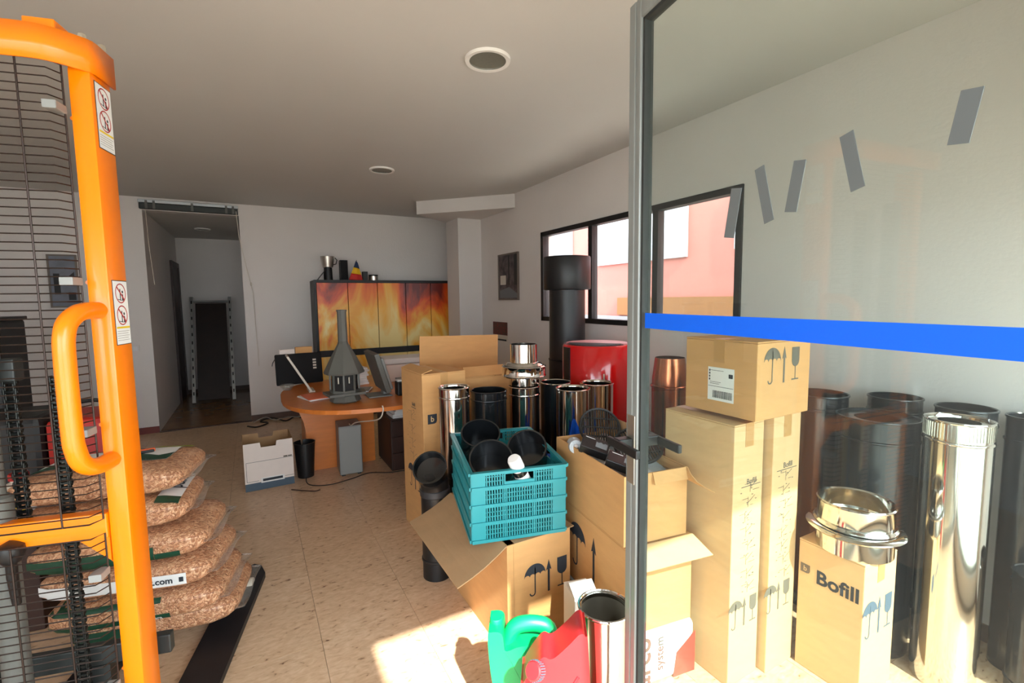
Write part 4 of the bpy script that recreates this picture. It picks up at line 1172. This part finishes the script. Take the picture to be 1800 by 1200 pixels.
packet('second black packet with white print leaning behind the first one', (1.272, 1.575, .855), (R(20), R(18), R(-42)), (.12, .085, .04))
t = thing('bubble_roll', 'crumpled roll of clear bubble wrap beside the black packets', 'bubble wrap', (1.262, 1.705, .83), rot=(R(80), 0, R(-30)))
part('roll', MB().lathe([(.012, -.06), (.03, -.062), (.034, -.03), (.029, 0), (.033, .03), (.030, .06), (.012, .06)], 20), 'bubblewrap', t, True)
part('core', MB().lathe([(.0, -.055), (.0105, -.055), (.0105, .055), (0, .055)], 12), 'white_card', t, True)

# tall cartons behind the glass door
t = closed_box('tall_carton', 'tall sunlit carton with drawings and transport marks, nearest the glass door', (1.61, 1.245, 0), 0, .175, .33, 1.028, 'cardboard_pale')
diagram(t, (.0, -.1655, .58), EX, EZ, .10, .46, seed=2)
lettering('printed_word', 'Bofill', .030, (.02, -.1657, .80), EX, EZ, 'ink_grey', t, .0006)
part('printed_line', MB().b2(-.04, .075, -.1656, -.1651, .782, .785), 'ink_grey', t)
icons(t, (.0, -.1655, .275), EX, EZ, .085, 'ink_grey', gap=.62)
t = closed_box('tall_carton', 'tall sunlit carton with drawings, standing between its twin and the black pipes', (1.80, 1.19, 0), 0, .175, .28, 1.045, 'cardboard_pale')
diagram(t, (.0, -.1405, .60), EX, EZ, .10, .46, seed=9)
lettering('printed_word', 'Bofill', .030, (.01, -.1407, .84), EX, EZ, 'ink_grey', t, .0006)
part('printed_line', MB().b2(-.06, .07, -.1406, -.1401, .822, .825), 'ink_grey', t)
icons(t, (-.02, -.1405, .30), EX, EZ, .085, 'ink_grey', gap=.62)
t = closed_box('carton', 'brown carton with shipping label lying across the two tall cartons', (1.735, 1.19, 1.0458), 0, .33, .315, .29, 'cardboard')
ship_label(t, (-.1656, -.01, .115), NY, EZ, .115, .13)
icons(t, (-.005, -.1581, .19), EX, EZ, .10, 'ink_grey', gap=.72)
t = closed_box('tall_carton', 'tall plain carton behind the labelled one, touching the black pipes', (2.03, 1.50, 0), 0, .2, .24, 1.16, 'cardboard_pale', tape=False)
flap(t, (-.1, -.12, 1.161), (.1, -.12, 1.161), (0, -.7, -.5), .05, 'cardboard_pale', 'lifted_flap')
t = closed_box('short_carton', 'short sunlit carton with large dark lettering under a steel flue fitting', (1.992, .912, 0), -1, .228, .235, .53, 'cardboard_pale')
logo_b(t, (-.1146, .090, .415), NY, EZ, .036, 'ink_grey')
lettering('printed_word', 'Bofill', .076, (-.1148, -.028, .40), NY, EZ, 'ink', t, .0022)
icons(t, (.0, -.1181, .30), EX, EZ, .105, 'blue_grey', gap=.62)

# ================================================================== PIPES
def pipe(name, label, loc, r, h, m='steel', bands=(), rim_m=None, group=None, inner=None, rib=None, cat='flue pipe', liner_m=None):
    t = thing(name, label, cat, loc, 0, group)
    part('body', MB().lathe([(r, 0), (r, h - .004), (r - .003, h - .004), (r - .003, .002), (r - .003, 0)], 56, closed=True), m, t, True)
    part('rim', MB().lathe([(r - .0035, h - .0038), (r + .003, h - .0038), (r + .0045, h), (r + .003, h + .004), (r - .002, h + .005), (r - .0045, h + .001)], 56, closed=True), rim_m or m, t, True)
    for z in bands:
        part('bead', MB().lathe([(r + .0002, z - .006), (r + .004, z - .003), (r + .0045, z), (r + .004, z + .003), (r + .0002, z + .006)], 56), rim_m or m, t, True)
    if inner:
        part('liner', MB().lathe([(inner, h - .02), (inner, .02), (inner - .002, .02), (inner - .002, h - .02)], 48, closed=True), liner_m or m, t, True)
        part('top_ring', MB().lathe([(inner - .001, h - .018), (r - .0045, h - .010), (r - .0045, h - .006), (inner - .001, h - .006)], 48, closed=True), m, t, True)
    if rib:
        mb = MB(); k = 60
        for i in range(k):
            a = 2 * math.pi * i / k
            mb.box(((r + .001) * math.cos(a), (r + .001) * math.sin(a), h - rib / 2 - .006), (.003, .003, rib), 0, Matrix.Rotation(a, 3, 'Z'))
        part('crimped_collar', mb, m, t, kind='stuff')
    return t
pipe('steel_pipe', 'shiny steel flue pipe with dark open top in front of the tall badge carton', (.996, 2.508, 0), .088, 1.0, 'steel', (.945,), None, None, .06)
pipe('black_pipe', 'wide glossy black flue pipe between the first steel pipe and the adapter', (1.235, 2.54, 0), .108, .95, 'black_gloss', (.90,))
pipe('steel_pipe', 'shiny steel flue pipe topped by the stacked adapter', (1.49, 2.55, 0), .097, .95, 'steel', (.90,))
pipe('steel_pipe', 'black-lined steel pipe directly beside the adapter', (1.735, 2.55, 0), .10, .95, 'black_gloss', (), 'steel')
pipe('steel_pipe', 'steel-rimmed pipe standing foremost between its two rimmed neighbours', (1.70, 2.315, 0), .102, .95, 'steel', (), 'steel', None, .09)
pipe('steel_pipe', 'steel-rimmed pipe right before the red stove', (1.94, 2.38, 0), .105, .95, 'steel', (), 'steel', None, .09)
t = thing('flue_adapter', 'stepped shiny steel flue adapter perched on a steel pipe', 'flue adapter', (1.49, 2.55, .956))
part('lower_collar', MB().lathe([(.090, 0), (.096, .006), (.096, .055), (.125, .062), (.125, .060), (.088, .052)], 56, closed=True), 'steel', t, True)
part('wide_ring', MB().lathe([(.126, .058), (.138, .060), (.141, .066), (.137, .072), (.137, .118), (.141, .124), (.132, .130), (.122, .126), (.122, .062)], 56, closed=True), 'steel', t, True)
part('upper_flange', MB().lathe([(.080, .128), (.121, .1305), (.108, .145), (.086, .150), (.080, .150)], 56, closed=True), 'steel', t, True)
part('top_collar', MB().lathe([(.080, .1505), (.085, .1505), (.085, .262), (.081, .262)], 56, closed=True), 'steel', t, True)
# pipes behind the glass
pipe('black_pipe', 'broad dusty black flue pipe with smaller inner pipe, behind the short carton', (2.30, .965, 0), .143, .985, 'black_dusty', (.90,), None, None, .082)
pipe('black_pipe', 'dusty black flue pipe tucked beside the tall plain carton', (2.36, 1.235, 0), .120, 1.03, 'black_dusty', (.97,))
pipe('black_pipe', 'dusty black flue pipe against the wall, behind the broad one', (2.56, 1.01, 0), .100, 1.03, 'black_dusty', (.97,))
pipe('black_pipe', 'dusty black flue pipe behind the tall crimped steel pipe', (2.545, .76, 0), .095, 1.03, 'black_dusty', (.97,))
pipe('black_pipe', 'slim dusty black flue pipe next to the short black one', (2.605, .585, 0), .070, 1.02, 'black_dusty', (.93,))
pipe('black_pipe', 'short dusty black flue pipe standing on the floor by the slim one', (2.47, .495, 0), .075, .47, 'black_dusty', (.05, .43))
pipe('steel_pipe', 'tall bright steel pipe with crimped collar among the black pipes', (2.29, .70, 0), .098, 1.03, 'steel', (.955,), None, None, .062, .055)
t = thing('flue_fitting', 'shiny flanged steel flue fitting resting on the short carton', 'flue fitting', (1.985, .888, .5312))
part('lower_collar', MB().lathe([(.118, 0), (.125, 0), (.125, .075), (.118, .075)], 64, closed=True), 'steel', t, True)
part('flange', MB().lathe([(.105, .076), (.154, .076), (.159, .082), (.154, .088), (.130, .096), (.105, .098)], 64, closed=True), 'steel', t, True)
part('bead_ring', MB().lathe([(.104, .0985), (.134, .0985), (.136, .104), (.130, .112), (.104, .112)], 64, closed=True), 'steel', t, True)
part('upper_collar', MB().lathe([(.118, .1125), (.123, .1125), (.123, .178), (.127, .184), (.123, .189), (.117, .184)], 64, closed=True), 'steel', t, True)
pipe('steel_pipe', 'open steel pipe beside the red jerrycan', (.985, 1.165, 0), .086, .468, 'steel', (), 'steel', None, .080, None, 'flue pipe', 'steel_worn')
# black elbow pipe left of the crate
t = thing('elbow_pipe', 'black flue elbow standing on end with tilted open mouth', 'flue elbow', (.815, 2.36, 0))
el = [(0, 0, 0), (0, 0, .12), (0, 0, .30), (0, 0, .48), (-.004, -.006, .52), (-.012, -.02, .56), (-.024, -.04, .59)]
part('body', MB().tube(smooth_path(el, 3), .076, 32, True), 'black_satin', t, True)
part('bead', MB().lathe([(.0765, .095), (.081, .10), (.081, .108), (.0765, .113)], 36), 'black_satin', t, True)
part('bead', MB().lathe([(.0765, .455), (.081, .46), (.081, .49), (.0765, .495)], 36), 'dark_iron', t, True)
md = Vector((-.40, -.60, .69)).normalized()
Mm = Matrix.Translation((-.030, -.045, .60)) @ md.to_track_quat('Z', 'Y').to_matrix().to_4x4()
part('mouth', MB().lathe([(.074, -.03), (.084, .0), (.086, .055), (.090, .06), (.083, .06), (.080, .0), (.04, -.01), (0, -.012)], 40, Mm), 'black_gloss', t, True)
# copper pipe
t = thing('copper_flue', 'copper flue pipe with tapered top behind the cartons', 'flue pipe', (2.30, 2.10, 0))
part('body', MB().lathe([(.11, 0), (.11, .93), (.106, .93), (.106, 0)], 48, closed=True), 'copper', t, True)
part('joint_bead', MB().lathe([(.1102, .93), (.117, .935), (.117, .945), (.1102, .95)], 48), 'copper', t, True)
part('tapered_top', MB().lathe([(.109, .951), (.108, .99), (.092, 1.12), (.088, 1.12), (.104, .99), (.105, .951)], 48, closed=True), 'copper', t, True)

# ================================================================== RED STOVE AND BLACK FLUE
t = thing('red_stove', 'glossy red cylindrical stove with grille top beside the black flue', 'stove', (2.23, 2.74, 0), R(38))
SH = 1.165
part('red_shell', MB().lathe([(0, .05), (.245, .05), (.252, .06), (.252, SH - .012), (.244, SH), (0, SH)], 64), 'red_paint', t, True)
part('base', MB().lathe([(0, 0), (.22, 0), (.22, .0495), (0, .0495)], 48), 'cab_black', t, True)
part('top_panel', MB().prism([(-.02, -.225)] + [(.23 * math.cos(R(a)), .23 * math.sin(R(a))) for a in range(-85, 90, 10)] + [(-.02, .225)], (0, 0, SH + .0005), EX, EY, .006), 'pink_panel', t)
tg = part('top_grille', MB().prism([(-.04, .20)] + [(.215 * math.cos(R(a)), .215 * math.sin(R(a))) for a in range(105, 256, 10)] + [(-.04, -.20)], (0, 0, SH + .0005), EX, EY, .003), 'cab_black', t)
for k in range(8):
    x = -.055 - .018 * k
    hl = math.sqrt(.21 ** 2 - x * x) * .95
    part('grille_bar', MB().b2(x - .004, x + .004, -hl, hl, SH + .0036, SH + .008), 'dark_iron', tg)
part('side_trim', MB().prism([(.2525 * math.cos(R(a)), .2525 * math.sin(R(a))) for a in range(128, 147, 3)] + [(.262 * math.cos(R(a)), .262 * math.sin(R(a))) for a in range(146, 127, -3)], (0, 0, .06), EX, EY, 1.09), 'cab_black', t)
part('door_handle', MB().box((-.25, -.11, .93), (.014, .012, .10), .003), 'zinc', t)
t = thing('black_flue', 'wide matt black flue with broader cowl standing before the window', 'flue', (2.40, 3.35, 0))
part('lower_pipe', MB().lathe([(0, 0), (.158, 0), (.158, .98), (0, .98)], 56), 'black_satin', t, True)
part('upper_pipe', MB().lathe([(0, .9805), (.155, .9805), (.155, 1.572), (0, 1.572)], 56), 'black_satin', t, True)
part('joint_bead', MB().lathe([(.1585, .965), (.163, .97), (.163, .978), (.1585, .98)], 56), 'black_satin', t, True)
part('cowl', MB().lathe([(0, 1.5725), (.16, 1.5725), (.198, 1.575), (.203, 1.585), (.203, 1.845), (.198, 1.855), (0, 1.862)], 56), 'black_satin', t, True)

# ================================================================== TEAL CRATE
t = thing('plastic_crate', 'teal ventilated plastic crate on the open carton, full of black pipe caps', 'crate', (0, 0, 0))
t.location = (1.0, 1.91, .511)
t.rotation_euler = (R(1.5), 0, R(-14))
W, D, H = .405, .54, .30
def crate_wall(L, hole, handle=True):
    """ventilated wall in the plane x (along), z; returns list of boxes"""
    mb = MB(); th = .006
    post = .058
    def bx(x0, x1, z0, z1, y0=-th / 2, y1=th / 2):
        mb.b2(x0, x1, y0, y1, z0, z1)
    bx(-L / 2, -L / 2 + post, 0, H); bx(L / 2 - post, L / 2, 0, H)
    tiers = 4; thh = H / tiers
    g0, g1 = -L / 2 + post, L / 2 - post
    gw = (g1 - g0)
    groups = [(g0, g0 + gw * .27), (g0 + gw * .29, g0 + gw * .71), (g0 + gw * .73, g1)]
    for k in range(tiers):
        z0 = k * thh
        bx(-L / 2, L / 2, z0, z0 + .014, -.009, th / 2)       # tier ledge
        for a, b in zip(groups, groups[1:]):
            bx(a[1], b[0], z0 + .014, z0 + thh)
        for gi, (a, b) in enumerate(groups):
            if handle and k == 3 and gi == 1:
                bx(a, b, z0 + .014, z0 + .026); bx(a, b, z0 + .058, z0 + thh)
                continue
            n = max(4, int((b - a) / .0105))
            for i in range(n):
                x = a + (i + .5) * (b - a) / n
                bx(x - .0026, x + .0026, z0 + .014, z0 + thh - .004)
            for q in (1, 2):
                zz = z0 + .014 + q * (thh - .018) / 3
                bx(a, b, zz - .0018, zz + .0018)
            bx(a, b, z0 + thh - .004, z0 + thh)
    mb.b2(-L / 2 - .004, L / 2 + .004, -.012, .008, H - .012, H)
    return mb
def put_wall(nm, L, loc, rz, handle=True):
    mb = crate_wall(L, None, handle)
    bmesh.ops.transform(mb.bm, matrix=Matrix.Translation(loc) @ Matrix.Rotation(R(rz), 4, 'Z'), verts=mb.bm.verts)
    return part(nm, mb, 'teal', t)
put_wall('end_wall', W, (0, -D / 2, 0), 0)
put_wall('end_wall', W, (0, D / 2, 0), 180)
put_wall('side_wall', D, (-W / 2, 0, 0), -90)
put_wall('side_wall', D, (W / 2, 0, 0), 90)
part('crate_floor', MB().b2(-W / 2 + .004, W / 2 - .004, -D / 2 + .004, D / 2 - .004, 0, .006), 'teal', t)
for sx in (-1, 1):
    for sy in (-1, 1):
        part('corner_post', MB().lathe([(.016, 0), (.016, H - .013)], 16, Matrix.Translation((sx * (W / 2 - .013), sy * (D / 2 - .013), .001))), 'teal', t, True)
CR = t.matrix_basis.copy()
def in_crate(p):
    return CR @ Vector(p)
def pipe_cap(label, mouth, nrm, r, h):
    nv = Vector(nrm).normalized()
    t = thing('pipe_cap', label, 'pipe cap', in_crate(Vector(mouth) - nv * h), rot=(CR.to_3x3() @ nv).to_track_quat('Z', 'Y').to_euler())
    part('wall', MB().lathe([(r - .004, .004), (r, 0), (r, h), (r - .004, h)], 48, closed=True), 'black_gloss', t, True)
    part('bottom', MB().lathe([(0, .006), (r - .0042, .006), (r - .0042, .010), (0, .010)], 40), 'black_gloss', t, True)
    part('rim', MB().lathe([(r - .0045, h + .0002), (r + .003, h + .0002), (r + .003, h + .006), (r - .0045, h + .006)], 48, closed=True), 'black_gloss', t, True)
    return t
pipe_cap('black enamelled pipe cap lying at the near left of the teal crate', (-.090, -.135, .300), (-.12, -.62, .78), .094, .12)
pipe_cap('black enamelled pipe cap lying at the near right of the teal crate', (.098, -.050, .305), (-.30, -.62, .74), .090, .12)
pipe_cap('black enamelled pipe cap standing at the back of the teal crate', (-.085, .125, .335), (-.05, -.45, .88), .094, .14)
t = thing('spray_can', 'white-capped spray can leaning between the black pipe caps', 'spray can', in_crate((.062, -.212, .165)), rot=(R(16), R(-26), R(-14)))
part('can', MB().lathe([(0, 0), (.028, 0), (.030, .004), (.030, .13), (.026, .142), (0, .142)], 32), 'black_gloss', t, True)
part('label_band', MB().lathe([(.0304, .06), (.0304, .118)], 32), 'paper', t, True)
part('cap', MB().lathe([(0, .1425), (.027, .1425), (.029, .15), (.029, .195), (.024, .205), (0, .207)], 32), 'facade_white', t, True)
t = thing('blue_film', 'crumpled bright blue plastic film wedged between the cartons', 'plastic film', (1.43, 2.06, 0), R(-22))
mb = MB()
mb.grid(lambda u, v: ((u - .5) * .28, .03 * math.sin(9 * u + 4 * v) + .02 * math.sin(23 * u + 2), v * (.60 + .22 * max(0, min(1, (u - .45) * 4)) + .035 * math.sin(19 * u))), 40, 24)
solid('film_sheet', mb, 'blue_plastic', t, .003)
part('film_fold', MB().grid(lambda u, v: (-.16 + .16 * u, -.055 + .02 * math.sin(14 * v) - .03 * u, .42 + .26 * v), 8, 16), 'blue_plastic', t)

# white carton behind the open steel pipe
t = thing('white_carton', 'small white carton between the open steel pipe and the marked carton', 'box', (1.105, 1.455, 0), R(-14))
part('carton', MB().b2(-.05, .05, -.06, .06, 0, .33, .003), 'facade_white', t)
part('top_flap', MB().prism([(-.05, 0), (.05, 0), (.05, .07), (-.05, .07)], (0, -.06, .331), EX, Vector((0, .8, .35)).normalized(), .002), 'facade_white', t)
part('red_panel', MB().b2(-.05, .05, -.0612, -.0602, .0, .22), 'sack_red', t)

# ================================================================== JERRYCANS
def can_body(sil, t, bev):
    mb = MB()
    mb.prism(sil, (0, t / 2, 0), EX, EZ, t)
    ed = [e for e in mb.bm.edges if len(e.link_faces) == 2 and abs(abs(e.link_faces[0].normal.y) - abs(e.link_faces[1].normal.y)) > .5]
    bmesh.ops.bevel(mb.bm, geom=ed, offset=bev, segments=4, profile=.5, affect='EDGES')
    return mb
def smooth2(poly, n=3):
    P = [Vector((p[0], p[1])) for p in poly]; out = []; L = len(P)
    for i in range(L):
        p0, p1, p2, p3 = P[i - 1], P[i], P[(i + 1) % L], P[(i + 2) % L]
        for k in range(n):
            s = k / n
            q = .5 * ((2 * p1) + (p2 - p0) * s + (2 * p0 - 5 * p1 + 4 * p2 - p3) * s * s + (3 * p1 - p0 - 3 * p2 + p3) * s ** 3)
            out.append((q.x, q.y))
    return out
g = thing('jerrycan', 'bright green plastic jerrycan against the open carton', 'jerrycan', (.742, 1.30, 0), R(-31))
gs = smooth2([(-.085, .0), (.105, .0), (.115, .02), (.115, .34), (.10, .368), (.0, .368), (-.048, .35), (-.058, .362), (-.062, .40), (-.074, .415), (-.100, .415), (-.112, .40), (-.105, .28), (-.085, .13)], 3)
part('body', can_body(gs, .11, .022), 'green_plastic', g, True)
part('carry_handle', MB().tube(smooth_path([(-.048, 0, .345), (-.025, 0, .395), (.02, 0, .41), (.07, 0, .405), (.092, 0, .385), (.098, 0, .345), (.094, 0, .30)], 5), .026, 16), 'green_plastic', g, True)
part('spout_cap', MB().lathe([(0, .432), (.02, .431), (.022, .427), (.022, .412), (0, .412)], 20, Matrix.Translation((-.087, 0, 0))), 'green_plastic', g, True)
r_ = thing('jerrycan', 'red plastic fuel jerrycan with ribbed cap tilted before the green one', 'jerrycan', (.762, 1.085, 0), rot=(R(-4), R(-2), R(-33)))
rs = smooth2([(-.105, .0), (.075, .0), (.085, .02), (.088, .46), (.080, .51), (.064, .516), (.035, .488), (-.005, .452), (-.025, .442), (-.045, .448), (-.07, .425), (-.107, .37), (-.118, .33), (-.112, .02)], 4)
part('body', can_body(rs, .12, .024), 'red_plastic', r_, True)
capM = Matrix.Translation((-.060, -.055, .405)) @ Vector((-.45, -.75, .50)).normalized().to_track_quat('Z', 'Y').to_matrix().to_4x4()
cp = part('cap', MB().lathe([(0, .010), (.024, .010), (.026, .014), (.026, .036), (.022, .041), (0, .042)], 28, capM), 'red_plastic', r_, True)
rb = MB()
for i in range(26):
    a = 2 * math.pi * i / 26
    Mx = capM @ Matrix.Rotation(a, 4, 'Z')
    g_ = bmesh.ops.create_cube(rb.bm, size=1.0, matrix=Mx @ Matrix.Translation((.0265, 0, .022)) @ Matrix.Diagonal((.003, .003, .022, 1)))
part('cap_ribs', rb, 'blue_grey', cp, kind='stuff')
part('embossed_label', MB().box((.02, -.0615, .265), (.07, .004, .022), .001, Matrix.Rotation(R(-18), 3, 'Y')), 'grey_dark', r_)
for x0, z0, x1, z1 in ((-.03, .29, .055, .39), (-.02, .10, .05, .27)):
    part('moulded_rib', MB().tube([(x0, -.059, z0), ((x0 + x1) / 2 + .01, -.061, (z0 + z1) / 2), (x1, -.059, z1)], .005, 8), 'red_plastic', r_, True)
